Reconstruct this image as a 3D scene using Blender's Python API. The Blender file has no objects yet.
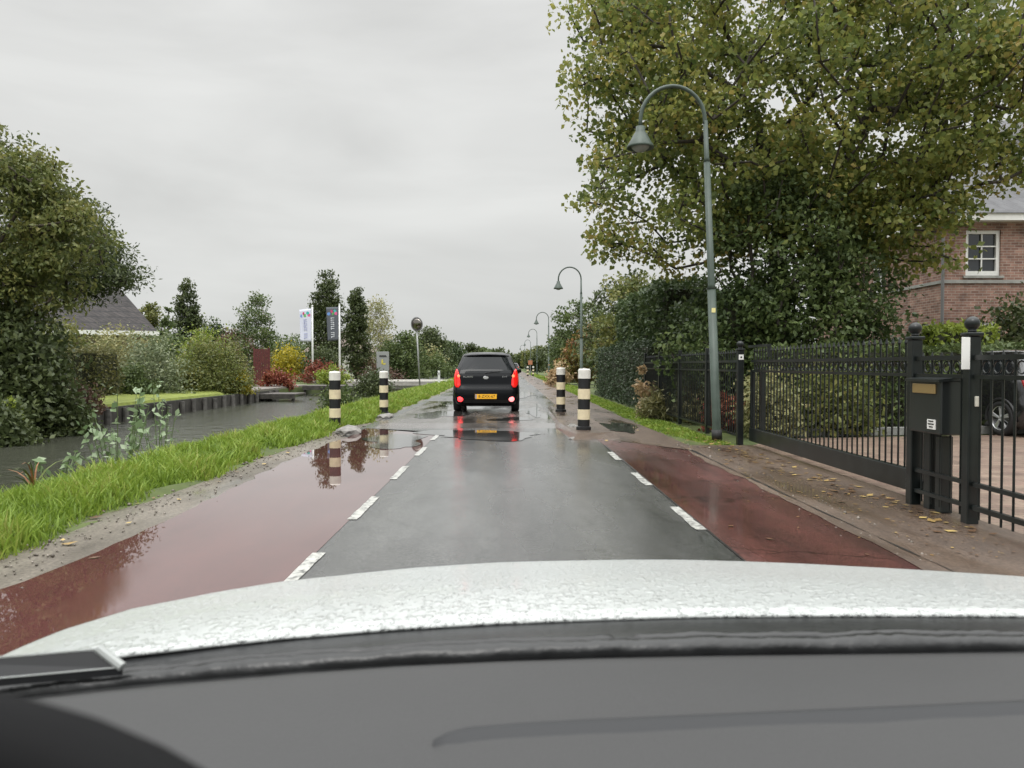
import bpy, bmesh, math, random
import numpy as np
from mathutils import Vector, Matrix

random.seed(4)
R = math.radians
S = bpy.context.scene
COL = S.collection
CAMZ = 1.17
F = 770.0
VX, VY = 508.0, 365.0

# ------------------------------------------------------------------ camera
cd = bpy.data.cameras.new('camera')
cam = bpy.data.objects.new('camera', cd)
COL.objects.link(cam)
cam.location = (0, 0, CAMZ)
cam.rotation_euler = (R(90 - 1.41), 0, R(-0.3))
cd.sensor_width = 36
cd.lens = F / 1024 * 36
cd.clip_start = 0.02
cd.clip_end = 3000
cd.dof.use_dof = True
cd.dof.focus_distance = 16
cd.dof.aperture_fstop = 9.0
S.camera = cam

# ------------------------------------------------------------------ sky, sun, exposure
SUN_EL, SUN_AZ = 58, 200      # high behind the camera, hidden by cloud
W = bpy.data.worlds.new('World')
S.world = W
W.use_nodes = True
nt = W.node_tree
nt.nodes.clear()
def wn(t, **k):
    n = nt.nodes.new(t)
    for a, b in k.items():
        setattr(n, a, b)
    return n
out = wn('ShaderNodeOutputWorld')
bg = wn('ShaderNodeBackground')
bg.inputs['Strength'].default_value = 0.1
sky = wn('ShaderNodeTexSky', sky_type='NISHITA', sun_disc=False)
sky.sun_elevation = R(SUN_EL)
sky.sun_rotation = R(SUN_AZ)
sky.dust_density = 6
hs = wn('ShaderNodeHueSaturation')
hs.inputs['Saturation'].default_value = 0.15
tc = wn('ShaderNodeTexCoord')
sep = wn('ShaderNodeSeparateXYZ')
mp = wn('ShaderNodeMapping')
mp.inputs['Scale'].default_value = (1.2, 1.2, 4.5)
no = wn('ShaderNodeTexNoise')
no.inputs['Scale'].default_value = 1.9
no.inputs['Detail'].default_value = 5
no.inputs['Roughness'].default_value = 0.5
no.inputs['Distortion'].default_value = 0.4
rmp = wn('ShaderNodeMapRange')
rmp.inputs['From Min'].default_value = 0.3
rmp.inputs['From Max'].default_value = 0.7
rmp.inputs['To Min'].default_value = 0.86
rmp.inputs['To Max'].default_value = 1.1
el = wn('ShaderNodeValToRGB')
e = el.color_ramp.elements
e[0].position = 0.0; e[0].color = (5.8, 5.9, 5.75, 1)
e[1].position = 1.0; e[1].color = (34, 34.3, 34, 1)
q = e.new(0.42); q.color = (6.7, 6.75, 6.65, 1)
q = e.new(0.62); q.color = (19, 19.2, 19.1, 1)
mul = wn('ShaderNodeVectorMath', operation='SCALE')
mix = wn('ShaderNodeMix', data_type='RGBA')
mix.inputs['Factor'].default_value = 0.06
L = nt.links.new
L(tc.outputs['Generated'], sep.inputs[0])
L(tc.outputs['Generated'], mp.inputs[0])
L(mp.outputs[0], no.inputs['Vector'])
L(no.outputs[0], rmp.inputs['Value'])
L(sep.outputs[2], el.inputs[0])
L(el.outputs[0], mul.inputs[0])
L(rmp.outputs[0], mul.inputs['Scale'])
L(sky.outputs[0], hs.inputs['Color'])
L(mul.outputs[0], mix.inputs['A'])
L(hs.outputs[0], mix.inputs['B'])
L(mix.outputs['Result'], bg.inputs['Color'])
L(bg.outputs[0], out.inputs[0])

sl = bpy.data.lights.new('sun', 'SUN')
sl.energy = 0.7
sl.angle = R(25)
sl.color = (1, 0.97, 0.93)
so = bpy.data.objects.new('sun', sl)
COL.objects.link(so)
_a = R(SUN_AZ)
sdir = Vector((math.sin(_a) * math.cos(R(SUN_EL)), math.cos(_a) * math.cos(R(SUN_EL)), math.sin(R(SUN_EL))))
so.rotation_euler = sdir.to_track_quat('Z', 'Y').to_euler()
so.location = (0, -10, 40)

S.view_settings.view_transform = 'Standard'
S.view_settings.look = 'None'
S.view_settings.exposure = 0.27
S.view_settings.gamma = 1.0
S.cycles.max_bounces = 6
S.cycles.transparent_max_bounces = 12
S.cycles.use_denoising = True
S.cycles.sample_clamp_indirect = 6

# ------------------------------------------------------------------ materials
MATS = {}
def new_mat(name):
    m = bpy.data.materials.new(name)
    m.use_nodes = True
    n = m.node_tree.nodes
    return m, m.node_tree, n['Principled BSDF']

def plain(name, col, rough=0.5, metal=0.0, spec=0.5, coat=0.0, var=0.0, vscale=6.0, bump=0.0, bscale=40.0, emit=None, estr=0.0):
    if name in MATS:
        return MATS[name]
    m, t, b = new_mat(name)
    b.inputs['Base Color'].default_value = (*col, 1)
    b.inputs['Roughness'].default_value = rough
    b.inputs['Metallic'].default_value = metal
    b.inputs['Specular IOR Level'].default_value = spec
    b.inputs['Coat Weight'].default_value = coat
    b.inputs['Coat Roughness'].default_value = 0.04
    if emit:
        b.inputs['Emission Color'].default_value = (*emit, 1)
        b.inputs['Emission Strength'].default_value = estr
    if var or bump:
        c = t.nodes.new('ShaderNodeTexCoord')
    if var:
        nz = t.nodes.new('ShaderNodeTexNoise')
        nz.inputs['Scale'].default_value = vscale
        nz.inputs['Detail'].default_value = 6
        r = t.nodes.new('ShaderNodeValToRGB')
        r.color_ramp.elements[0].position = 0.3
        r.color_ramp.elements[1].position = 0.7
        r.color_ramp.elements[0].color = (*[x * (1 - var) for x in col], 1)
        r.color_ramp.elements[1].color = (*[min(1, x * (1 + var)) for x in col], 1)
        t.links.new(c.outputs['Object'], nz.inputs['Vector'])
        t.links.new(nz.outputs[0], r.inputs[0])
        t.links.new(r.outputs[0], b.inputs['Base Color'])
    if bump:
        nb = t.nodes.new('ShaderNodeTexNoise')
        nb.inputs['Scale'].default_value = bscale
        nb.inputs['Detail'].default_value = 4
        bp = t.nodes.new('ShaderNodeBump')
        bp.inputs['Strength'].default_value = bump
        bp.inputs['Distance'].default_value = 0.02
        t.links.new(c.outputs['Object'], nb.inputs['Vector'])
        t.links.new(nb.outputs[0], bp.inputs['Height'])
        t.links.new(bp.outputs[0], b.inputs['Normal'])
    MATS[name] = m
    return m

LEAFK = 1.55
def leaf_mat(name, cols, trans=0.3, rough=0.45):
    """Leaves: every leaf has its own place on a ramp of leaf colours."""
    if name in MATS:
        return MATS[name]
    m, t, b = new_mat(name)
    at = t.nodes.new('ShaderNodeAttribute')
    at.attribute_name = 'var'
    r = t.nodes.new('ShaderNodeValToRGB')
    el = r.color_ramp.elements
    while len(el) < len(cols):
        el.new(0.5)
    for i, c in enumerate(cols):
        el[i].position = i / (len(cols) - 1)
        el[i].color = (*[min(0.8, x * LEAFK) for x in c], 1)
    t.links.new(at.outputs['Fac'], r.inputs[0])
    t.links.new(r.outputs[0], b.inputs['Base Color'])
    b.inputs['Roughness'].default_value = rough
    b.inputs['Specular IOR Level'].default_value = 0.35
    tr = t.nodes.new('ShaderNodeBsdfTranslucent')
    mx = t.nodes.new('ShaderNodeMixShader')
    mx.inputs[0].default_value = trans
    t.links.new(r.outputs[0], tr.inputs['Color'])
    t.links.new(b.outputs[0], mx.inputs[1])
    t.links.new(tr.outputs[0], mx.inputs[2])
    t.links.new(mx.outputs[0], t.nodes['Material Output'].inputs[0])
    MATS[name] = m
    return m

def wet_mat(name, cA, cB, r0, r1, pscale, thr0, thr1, gscale=140, bump=0.25, stretch=(1, 0.25, 1), patch=None, grain=0.35, film=0.5, cracks=0.0):
    """Wet paving: film water pools (smooth) among rougher wet aggregate."""
    m, t, b = new_mat(name)
    N = t.nodes.new; K = t.links.new
    c = N('ShaderNodeTexCoord')
    mpg = N('ShaderNodeMapping'); mpg.inputs['Scale'].default_value = stretch
    K(c.outputs['Object'], mpg.inputs[0])
    big = N('ShaderNodeTexNoise'); big.inputs['Scale'].default_value = pscale
    big.inputs['Detail'].default_value = 5; big.inputs['Roughness'].default_value = 0.55
    K(mpg.outputs[0], big.inputs['Vector'])
    pud = N('ShaderNodeMapRange'); pud.inputs['From Min'].default_value = thr0; pud.inputs['From Max'].default_value = thr1
    K(big.outputs[0], pud.inputs['Value'])
    rr = N('ShaderNodeMapRange'); rr.inputs['To Min'].default_value = r0; rr.inputs['To Max'].default_value = r1
    K(pud.outputs[0], rr.inputs['Value'])
    K(rr.outputs[0], b.inputs['Roughness'])
    fine = N('ShaderNodeTexNoise'); fine.inputs['Scale'].default_value = gscale; fine.inputs['Detail'].default_value = 3
    K(c.outputs['Object'], fine.inputs['Vector'])
    mid = N('ShaderNodeTexNoise'); mid.inputs['Scale'].default_value = 2.3; mid.inputs['Detail'].default_value = 7
    mid.inputs['Roughness'].default_value = 0.65
    mpm = N('ShaderNodeMapping'); mpm.inputs['Scale'].default_value = (1.0, 0.3, 1)
    K(c.outputs['Object'], mpm.inputs[0]); K(mpm.outputs[0], mid.inputs['Vector'])
    mr = N('ShaderNodeMapRange'); mr.inputs['From Min'].default_value = 0.3; mr.inputs['From Max'].default_value = 0.7
    K(mid.outputs[0], mr.inputs['Value'])
    cm = N('ShaderNodeMix'); cm.data_type = 'RGBA'
    cm.inputs['A'].default_value = (*cA, 1); cm.inputs['B'].default_value = (*cB, 1)
    K(mr.outputs[0], cm.inputs['Factor'])
    gm = N('ShaderNodeMapRange'); gm.inputs['From Min'].default_value = 0.3; gm.inputs['From Max'].default_value = 0.7
    gm.inputs['To Min'].default_value = 1 - grain; gm.inputs['To Max'].default_value = 1 + grain
    K(fine.outputs[0], gm.inputs['Value'])
    sc = N('ShaderNodeVectorMath'); sc.operation = 'SCALE'
    K(cm.outputs['Result'], sc.inputs[0]); K(gm.outputs[0], sc.inputs['Scale'])
    last = sc
    if cracks:
        mt_ = N('ShaderNodeMapping'); mt_.inputs['Scale'].default_value = (2.6, 0.045, 1)
        tn = N('ShaderNodeTexNoise'); tn.inputs['Scale'].default_value = 1.0; tn.inputs['Detail'].default_value = 3
        K(c.outputs['Object'], mt_.inputs[0]); K(mt_.outputs[0], tn.inputs['Vector'])
        tm = N('ShaderNodeMapRange'); tm.inputs['From Min'].default_value = 0.35; tm.inputs['From Max'].default_value = 0.65
        tm.inputs['To Min'].default_value = 0.72; tm.inputs['To Max'].default_value = 1.25
        K(tn.outputs[0], tm.inputs['Value'])
        # hairline cracks, only here and there
        dn = N('ShaderNodeTexNoise'); dn.inputs['Scale'].default_value = 1.7; dn.inputs['Detail'].default_value = 5
        ds = N('ShaderNodeVectorMath'); ds.operation = 'SCALE'; ds.inputs['Scale'].default_value = 0.7
        da = N('ShaderNodeVectorMath'); da.operation = 'ADD'
        K(c.outputs['Object'], dn.inputs['Vector']); K(dn.outputs['Color'], ds.inputs[0]); K(c.outputs['Object'], da.inputs[0]); K(ds.outputs[0], da.inputs[1])
        vc = N('ShaderNodeTexVoronoi'); vc.feature = 'DISTANCE_TO_EDGE'; vc.inputs['Scale'].default_value = 0.55
        K(da.outputs[0], vc.inputs['Vector'])
        cmk = N('ShaderNodeMapRange'); cmk.inputs['From Min'].default_value = 0.003; cmk.inputs['From Max'].default_value = 0.011
        cmk.inputs['To Min'].default_value = 1 - cracks; cmk.inputs['To Max'].default_value = 1.0
        K(vc.outputs['Distance'], cmk.inputs['Value'])
        mm = N('ShaderNodeMath'); mm.operation = 'MULTIPLY'; K(tm.outputs[0], mm.inputs[0]); K(cmk.outputs[0], mm.inputs[1])
        last = N('ShaderNodeVectorMath'); last.operation = 'SCALE'
        K(sc.outputs[0], last.inputs[0]); K(mm.outputs[0], last.inputs['Scale'])
    K(last.outputs[0], b.inputs['Base Color'])
    bs = N('ShaderNodeMath'); bs.operation = 'MULTIPLY'; bs.inputs[1].default_value = bump
    K(pud.outputs[0], bs.inputs[0])
    bp = N('ShaderNodeBump'); bp.inputs['Distance'].default_value = 0.006
    K(bs.outputs[0], bp.inputs['Strength']); K(fine.outputs[0], bp.inputs['Height'])
    K(bp.outputs[0], b.inputs['Normal'])
    b.inputs['Specular IOR Level'].default_value = 0.5
    b.inputs['Coat Weight'].default_value = film
    b.inputs['Coat IOR'].default_value = 1.33
    cr = N('ShaderNodeMapRange'); cr.inputs['To Min'].default_value = 0.02; cr.inputs['To Max'].default_value = 0.24
    K(pud.outputs[0], cr.inputs['Value']); K(cr.outputs[0], b.inputs['Coat Roughness'])
    MATS[name] = m
    return m

def brick_mat(name, c1, c2, mortar, scale, bw=0.5, rh=0.25, rough=0.8, flat=False, msize=0.02, bias=0.0):
    m, t, b = new_mat(name)
    N = t.nodes.new; K = t.links.new
    c = N('ShaderNodeTexCoord')
    br = N('ShaderNodeTexBrick')
    br.inputs['Color1'].default_value = (*c1, 1)
    br.inputs['Color2'].default_value = (*c2, 1)
    br.inputs['Mortar'].default_value = (*mortar, 1)
    br.inputs['Scale'].default_value = scale
    br.inputs['Mortar Size'].default_value = msize
    br.inputs['Brick Width'].default_value = bw
    br.inputs['Row Height'].default_value = rh
    br.inputs['Bias'].default_value = bias
    if flat:
        K(c.outputs['Object'], br.inputs['Vector'])
    else:
        sp = N('ShaderNodeSeparateXYZ'); ad = N('ShaderNodeMath'); cb = N('ShaderNodeCombineXYZ')
        K(c.outputs['Object'], sp.inputs[0])
        K(sp.outputs[0], ad.inputs[0]); K(sp.outputs[1], ad.inputs[1])
        K(ad.outputs[0], cb.inputs[0]); K(sp.outputs[2], cb.inputs[1])
        K(cb.outputs[0], br.inputs['Vector'])
    nz = N('ShaderNodeTexNoise'); nz.inputs['Scale'].default_value = 3.0; nz.inputs['Detail'].default_value = 8
    K(c.outputs['Object'], nz.inputs['Vector'])
    mr = N('ShaderNodeMapRange'); mr.inputs['From Min'].default_value = 0.3; mr.inputs['From Max'].default_value = 0.7
    mr.inputs['To Min'].default_value = 0.65; mr.inputs['To Max'].default_value = 1.3
    K(nz.outputs[0], mr.inputs['Value'])
    sc = N('ShaderNodeVectorMath'); sc.operation = 'SCALE'
    K(br.outputs['Color'], sc.inputs[0]); K(mr.outputs[0], sc.inputs['Scale'])
    K(sc.outputs[0], b.inputs['Base Color'])
    bp = N('ShaderNodeBump'); bp.inputs['Strength'].default_value = 0.5; bp.inputs['Distance'].default_value = 0.01
    bp.invert = True
    K(br.outputs['Fac'], bp.inputs['Height']); K(bp.outputs[0], b.inputs['Normal'])
    b.inputs['Roughness'].default_value = rough
    MATS[name] = m
    return m

# ------------------------------------------------------------------ object helpers
def link(o, parent=None):
    COL.objects.link(o)
    if parent:
        o.parent = parent
    return o

def thing(name, label, cat, loc=(0, 0, 0), rz=0, group=None):
    o = bpy.data.objects.new(name, None)
    o.empty_display_size = 0.2
    link(o)
    o.location = loc
    o.rotation_euler = (0, 0, rz)
    return tag(o, label, cat, group)

def tag(o, label, cat, group=None):
    o['label'] = label
    o['category'] = cat
    if group:
        o['group'] = group
    return o

def obj(name, bm, mat, parent=None, smooth=False):
    me = bpy.data.meshes.new(name)
    bmesh.ops.recalc_face_normals(bm, faces=bm.faces[:])
    bm.to_mesh(me)
    bm.free()
    for m in (mat if isinstance(mat, (list, tuple)) else [mat]):
        me.materials.append(m)
    if smooth:
        me.polygons.foreach_set('use_smooth', [True] * len(me.polygons))
    o = bpy.data.objects.new(name, me)
    return link(o, parent)

def npmesh(name, V, T, mat, parent=None, var=None, smooth=False):
    V = np.asarray(V, dtype=np.float32); T = np.asarray(T, dtype=np.int32)
    me = bpy.data.meshes.new(name)
    k = T.shape[1]
    me.vertices.add(len(V)); me.vertices.foreach_set('co', V.ravel())
    me.loops.add(T.size); me.loops.foreach_set('vertex_index', T.ravel())
    me.polygons.add(len(T))
    me.polygons.foreach_set('loop_start', np.arange(0, T.size, k, dtype=np.int32))
    me.polygons.foreach_set('loop_total', np.full(len(T), k, dtype=np.int32))
    me.update(calc_edges=True)
    me.validate()
    if var is not None:
        a = me.attributes.new('var', 'FLOAT', 'POINT')
        a.data.foreach_set('value', np.asarray(var, dtype=np.float32))
    me.materials.append(mat)
    if smooth:
        me.polygons.foreach_set('use_smooth', [True] * len(me.polygons))
    o = bpy.data.objects.new(name, me)
    return link(o, parent)

def box(bm, c, s, rz=0, bev=0.0, M=None):
    """Box centred at c with full size s, optional bevel."""
    g = bmesh.ops.create_cube(bm, size=1.0)
    vs = g['verts']
    mat = Matrix.Translation(c) @ Matrix.Rotation(rz, 4, 'Z') @ Matrix.Diagonal((*s, 1))
    if M is not None:
        mat = M @ mat
    bmesh.ops.transform(bm, matrix=mat, verts=vs)
    if bev:
        es = list({e for v in vs for e in v.link_edges})
        bmesh.ops.bevel(bm, geom=es, offset=bev, segments=2, affect='EDGES', profile=0.5)

def tube(bm, pts, rad, seg=10, cap=True):
    """Tube through points; rad a number or one per point."""
    pts = [Vector(p) for p in pts]
    if not isinstance(rad, (list, tuple)):
        rad = [rad] * len(pts)
    rings = []
    prev = None
    for i, p in enumerate(pts):
        a = pts[max(0, i - 1)]; b = pts[min(len(pts) - 1, i + 1)]
        d = (b - a).normalized()
        if prev is None:
            u = d.orthogonal().normalized()
        else:
            u = (prev - d * prev.dot(d)).normalized()
        prev = u
        v = d.cross(u)
        rings.append([bm.verts.new(p + (u * math.cos(k * 2 * math.pi / seg) + v * math.sin(k * 2 * math.pi / seg)) * rad[i]) for k in range(seg)])
    for r0, r1 in zip(rings, rings[1:]):
        for k in range(seg):
            bm.faces.new((r0[k], r0[(k + 1) % seg], r1[(k + 1) % seg], r1[k]))
    if cap:
        bm.faces.new(rings[0][::-1]); bm.faces.new(rings[-1])

def lathe(bm, prof, c=(0, 0, 0), seg=24, M=None, cap=True):
    """Lathe (r, z) profile round Z."""
    rings = []
    vs = []
    for r, z in prof:
        ring = [bm.verts.new((r * math.cos(k * 2 * math.pi / seg), r * math.sin(k * 2 * math.pi / seg), z)) for k in range(seg)]
        rings.append(ring); vs += ring
    for r0, r1 in zip(rings, rings[1:]):
        for k in range(seg):
            bm.faces.new((r0[k], r0[(k + 1) % seg], r1[(k + 1) % seg], r1[k]))
    if cap and prof[0][0] > 1e-4:
        bm.faces.new(rings[0][::-1])
    if cap and prof[-1][0] > 1e-4:
        bm.faces.new(rings[-1])
    mat = Matrix.Translation(c)
    if M is not None:
        mat = M @ mat
    bmesh.ops.transform(bm, matrix=mat, verts=vs)
    bmesh.ops.remove_doubles(bm, verts=vs, dist=1e-5)

def sheet(name, mat, poly, z=0.0):
    bm = bmesh.new()
    bm.faces.new([bm.verts.new((x, y, z)) for x, y in poly])
    o = obj(name, bm, mat)
    return o

def grid_mesh(name, P, mat, parent=None, smooth=True, solid=0.0):
    """P: array (n, m, 3)."""
    n, m = P.shape[:2]
    bm = bmesh.new()
    vs = [[bm.verts.new(P[i, j]) for j in range(m)] for i in range(n)]
    for i in range(n - 1):
        for j in range(m - 1):
            bm.faces.new((vs[i][j], vs[i][j + 1], vs[i + 1][j + 1], vs[i + 1][j]))
    o = obj(name, bm, mat, parent, smooth)
    if solid:
        md = o.modifiers.new('solid', 'SOLIDIFY'); md.thickness = solid; md.offset = -1
    return o

def textmesh(name, text, size, mat, parent=None, extrude=0.002, M=None):
    cu = bpy.data.curves.new(name, 'FONT')
    cu.body = text; cu.size = size; cu.extrude = extrude
    cu.align_x = 'CENTER'; cu.align_y = 'CENTER'
    tmp = bpy.data.objects.new('tmp_text', cu)
    COL.objects.link(tmp)
    dg = bpy.context.evaluated_depsgraph_get()
    me = bpy.data.meshes.new_from_object(tmp.evaluated_get(dg))
    bpy.data.objects.remove(tmp)
    bpy.data.curves.remove(cu)
    me.name = name
    me.materials.clear(); me.materials.append(mat)
    if M is not None:
        me.transform(M)
    o = bpy.data.objects.new(name, me)
    return link(o, parent)

FACE_CAM = Matrix.Rotation(R(90), 4, 'X')      # text in XZ facing -Y

def copy_tree(root, loc, rz=0, label=None):
    r = root.copy(); COL.objects.link(r)
    r.location = loc; r.rotation_euler = (0, 0, rz)
    if label:
        r['label'] = label
    for ch in list(root.children):
        c = ch.copy(); COL.objects.link(c); c.parent = r
        for g in list(ch.children):
            d = g.copy(); COL.objects.link(d); d.parent = c
    return r

def px(x, d):            # world X of a point seen at column x when it stands d metres off
    return (x - VX) * d / F
def pz(y, d):
    return CAMZ - (y - VY) * d / F

# ------------------------------------------------------------------ vegetation helpers
def rnd_unit(rng, n):
    v = rng.normal(size=(n, 3))
    return v / np.linalg.norm(v, axis=1, keepdims=True)

def leaf_geo(rng, C, size, down=0.35, aspect=0.62, sj=0.35, fold=0.25, upn=0.6):
    n = len(C)
    d = rnd_unit(rng, n); d[:, 2] -= down
    d /= np.linalg.norm(d, axis=1, keepdims=True)
    nn = rnd_unit(rng, n); nn[:, 2] += upn
    s = np.cross(d, nn); s /= (np.linalg.norm(s, axis=1, keepdims=True) + 1e-9)
    nn = np.cross(s, d)
    L_ = (size * (1 + sj * rng.uniform(-1, 1, n)))[:, None]
    Wd = L_ * aspect * 0.5
    V = np.stack([C, C + d * L_ * 0.45 + s * Wd + nn * Wd * fold, C + d * L_, C + d * L_ * 0.45 - s * Wd + nn * Wd * fold], axis=1)
    base = np.arange(n)[:, None] * 4
    T = np.concatenate([base + np.array([[0, 1, 2]]), base + np.array([[0, 2, 3]])], axis=1).reshape(-1, 3)
    return V.reshape(-1, 3), T

def crown_points(rng, lobes, n, shell=0.55):
    """Clump centres inside a union of ellipsoids (cx,cy,cz,rx,ry,rz), denser near the surface."""
    vol = np.array([l[3] * l[4] * l[5] for l in lobes]) ** 0.8
    pick = rng.choice(len(lobes), size=n, p=vol / vol.sum())
    u = rnd_unit(rng, n)
    r = rng.uniform(0, 1, n) ** (1 / 3.0)
    r = shell * np.sqrt(r) + (1 - shell) * r
    Lb = np.array(lobes)[pick]
    return Lb[:, :3] + u * r[:, None] * Lb[:, 3:]

def skeleton(rng, nodes0, pts, twist=0.12):
    """Join every clump centre to the branch nearest to it, growing outward from the trunk."""
    nodes = [np.array(p, float) for p in nodes0]
    par = [-1] + list(range(len(nodes0) - 1))
    depth = [0.0] * len(nodes0)
    fork = nodes[-1]
    order = np.argsort(np.linalg.norm(pts - fork, axis=1))
    for i in order:
        p = pts[i]
        A = np.array(nodes)
        dist = np.linalg.norm(A - p, axis=1) + 0.25 * np.array(depth)
        dist += np.where(A[:, 2] > p[2] + 0.2, 0.6 * (A[:, 2] - p[2]), 0)
        k = int(np.argmin(dist))
        a = nodes[k]
        seg = np.linalg.norm(p - a)
        nsub = max(1, int(seg / 0.7))
        prev = k
        for s in range(1, nsub + 1):
            t = s / nsub
            qv = a + (p - a) * t
            if s < nsub:
                qv = qv + rng.normal(size=3) * twist * seg * 0.25
                qv[2] += 0.10 * seg * math.sin(math.pi * t)
            nodes.append(qv); par.append(prev); depth.append(depth[prev] + seg / nsub)
            prev = len(nodes) - 1
    return np.array(nodes), par

def skeleton_mesh(nodes, par, r_tip, r_base, n0, seg=6):
    n = len(nodes)
    cnt = np.zeros(n)
    child = [0] * n
    for i in range(n):
        if par[i] >= 0:
            child[par[i]] += 1
    for i in range(n - 1, -1, -1):
        if child[i] == 0:
            cnt[i] += 1
        if par[i] >= 0:
            cnt[par[i]] += cnt[i]
    rad = r_tip + (r_base - r_tip) * (cnt / cnt.max()) ** 0.55
    rad[:n0] = np.maximum(rad[:n0], r_base * np.linspace(1.25, 0.85, n0))
    Vs, Fs = [], []
    ang = np.arange(seg) * 2 * math.pi / seg
    off = 0
    for i in range(n):
        j = par[i]
        if j < 0:
            continue
        a, b = nodes[j], nodes[i]
        d = b - a
        ln = np.linalg.norm(d)
        if ln < 1e-4:
            continue
        d /= ln
        u = np.cross(d, [0, 0, 1.0]) if abs(d[2]) < 0.95 else np.cross(d, [1.0, 0, 0])
        u /= np.linalg.norm(u)
        v = np.cross(d, u)
        ra = min(rad[j], rad[i] * 1.35) if j >= n0 else min(rad[j], rad[i] * 1.6) if i >= n0 else rad[j]
        rb = rad[i]
        c = np.cos(ang)[:, None] * u + np.sin(ang)[:, None] * v
        Vs.append(a + c * ra); Vs.append(b + d * rb * 0.3 + c * rb)
        for k in range(seg):
            k2 = (k + 1) % seg
            Fs.append((off + k, off + k2, off + seg + k2, off + seg + k))
        off += 2 * seg
    return np.concatenate(Vs), np.array(Fs)

BARK = plain('bark', (0.075, 0.06, 0.045), 0.85, var=0.4, vscale=9, bump=0.6, bscale=25)
BARKD = plain('dark_bark', (0.045, 0.038, 0.03), 0.85, var=0.4, vscale=9, bump=0.6, bscale=25)
BIRCH = plain('birch_bark', (0.35, 0.33, 0.3), 0.8, var=0.5, vscale=7)

def tree(name, label, cat, X, Y, lobes, trunk_top, nclump, per, leaf, mat, seed, r_base=0.16, r_tip=0.008, clump=0.45, bark=None,
         group=None, shell=0.55, down=0.35, flat=0.7, aspect=0.62, z0=0.0, fork=None, varc=0.5):
    """Tree with its root at (X, Y): lobes and heights are relative to the root."""
    rng = np.random.default_rng(seed)
    root = thing(name, label, cat, (X, Y, z0), 0, group)
    pts = crown_points(rng, lobes, nclump, shell)
    pts = pts[pts[:, 2] > 0.15]
    fk = fork or (0, 0, trunk_top)
    k0 = 5
    n0 = [np.array([fk[0] * (i / k0) ** 1.5, fk[1] * (i / k0) ** 1.5, fk[2] * i / k0 - (0.1 if i == 0 else 0)]) +
          (rng.normal(size=3) * r_base * 0.15 if 0 < i else 0) for i in range(k0 + 1)]
    nodes, par = skeleton(rng, n0, pts)
    V, Fc = skeleton_mesh(nodes, par, r_tip, r_base, len(n0))
    npmesh('trunk', V, Fc, bark or BARK, root, smooth=True)
    cl_r = clump * rng.uniform(0.6, 1.35, len(pts))
    cl_n = rng.poisson(per * (cl_r / clump) ** 1.5)
    idx = np.repeat(np.arange(len(pts)), cl_n)
    off = np.clip(rng.normal(size=(len(idx), 3)), -1.35, 1.35) * 0.6
    off[:, 2] *= flat
    C = pts[idx] + off * cl_r[idx][:, None]
    keep = C[:, 2] > 0.1
    C = C[keep]; idx = idx[keep]
    LV, LT = leaf_geo(rng, C, leaf, down, aspect)
    cv = rng.uniform(0, 1, len(pts))
    v = np.clip(varc * cv[idx] + (1 - varc) * rng.uniform(0, 1, len(C)), 0, 1)
    npmesh('crown', LV, LT, mat, root, np.repeat(v, 4))
    return root

def bush(name, label, cat, X, Y, w, dp, h, leaf, n, mat, seed, group=None, z0=0.0, shape='dome', aspect=0.6, down=0.1, stems=5, varc=0.5):
    """Shrub: uneven clumps of leaves on a few stems."""
    rng = np.random.default_rng(seed)
    n = int(n * 1.9); leaf *= 1.1
    root = thing(name, label, cat, (X, Y, z0), 0, group)
    nc = max(14, int(n / 60))
    u = rnd_unit(rng, nc)
    u[:, 2] = np.abs(u[:, 2])
    r = rng.uniform(0.35, 1.0, nc) ** 0.6
    pts = u * r[:, None] * np.array([w / 2, dp / 2, h * 0.9])
    if shape == 'upright':
        pts[:, 2] = rng.uniform(0.1, 0.95, nc) * h
        pts[:, :2] *= (1.1 - 0.5 * pts[:, 2:3] / h)
    pts[:, 2] = np.maximum(pts[:, 2], 0.06 * h)
    cr = 0.22 * min(w, h, 2.2) * rng.uniform(0.6, 1.4, nc)
    per = n / nc
    idx = np.repeat(np.arange(nc), rng.poisson(per, nc))
    C = pts[idx] + rng.normal(size=(len(idx), 3)) * 0.55 * cr[idx][:, None]
    C[:, 2] = np.abs(C[:, 2]) + 0.02
    LV, LT = leaf_geo(rng, C, leaf, down, aspect)
    cv = rng.uniform(0, 1, nc)
    v = np.clip(varc * cv[idx] + (1 - varc) * rng.uniform(0, 1, len(C)), 0, 1)
    npmesh('foliage', LV, LT, mat, root, np.repeat(v, 4))
    bm = bmesh.new()
    sel = pts[rng.choice(nc, size=min(stems, nc), replace=False)]
    for p in sel:
        tube(bm, [(p[0] * 0.15, p[1] * 0.15, -0.05), (p[0] * 0.5, p[1] * 0.5, p[2] * 0.55), tuple(p)], [0.02 + 0.008 * h, 0.016, 0.006], 5)
    obj('stem', bm, BARKD, root)
    return root

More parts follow.
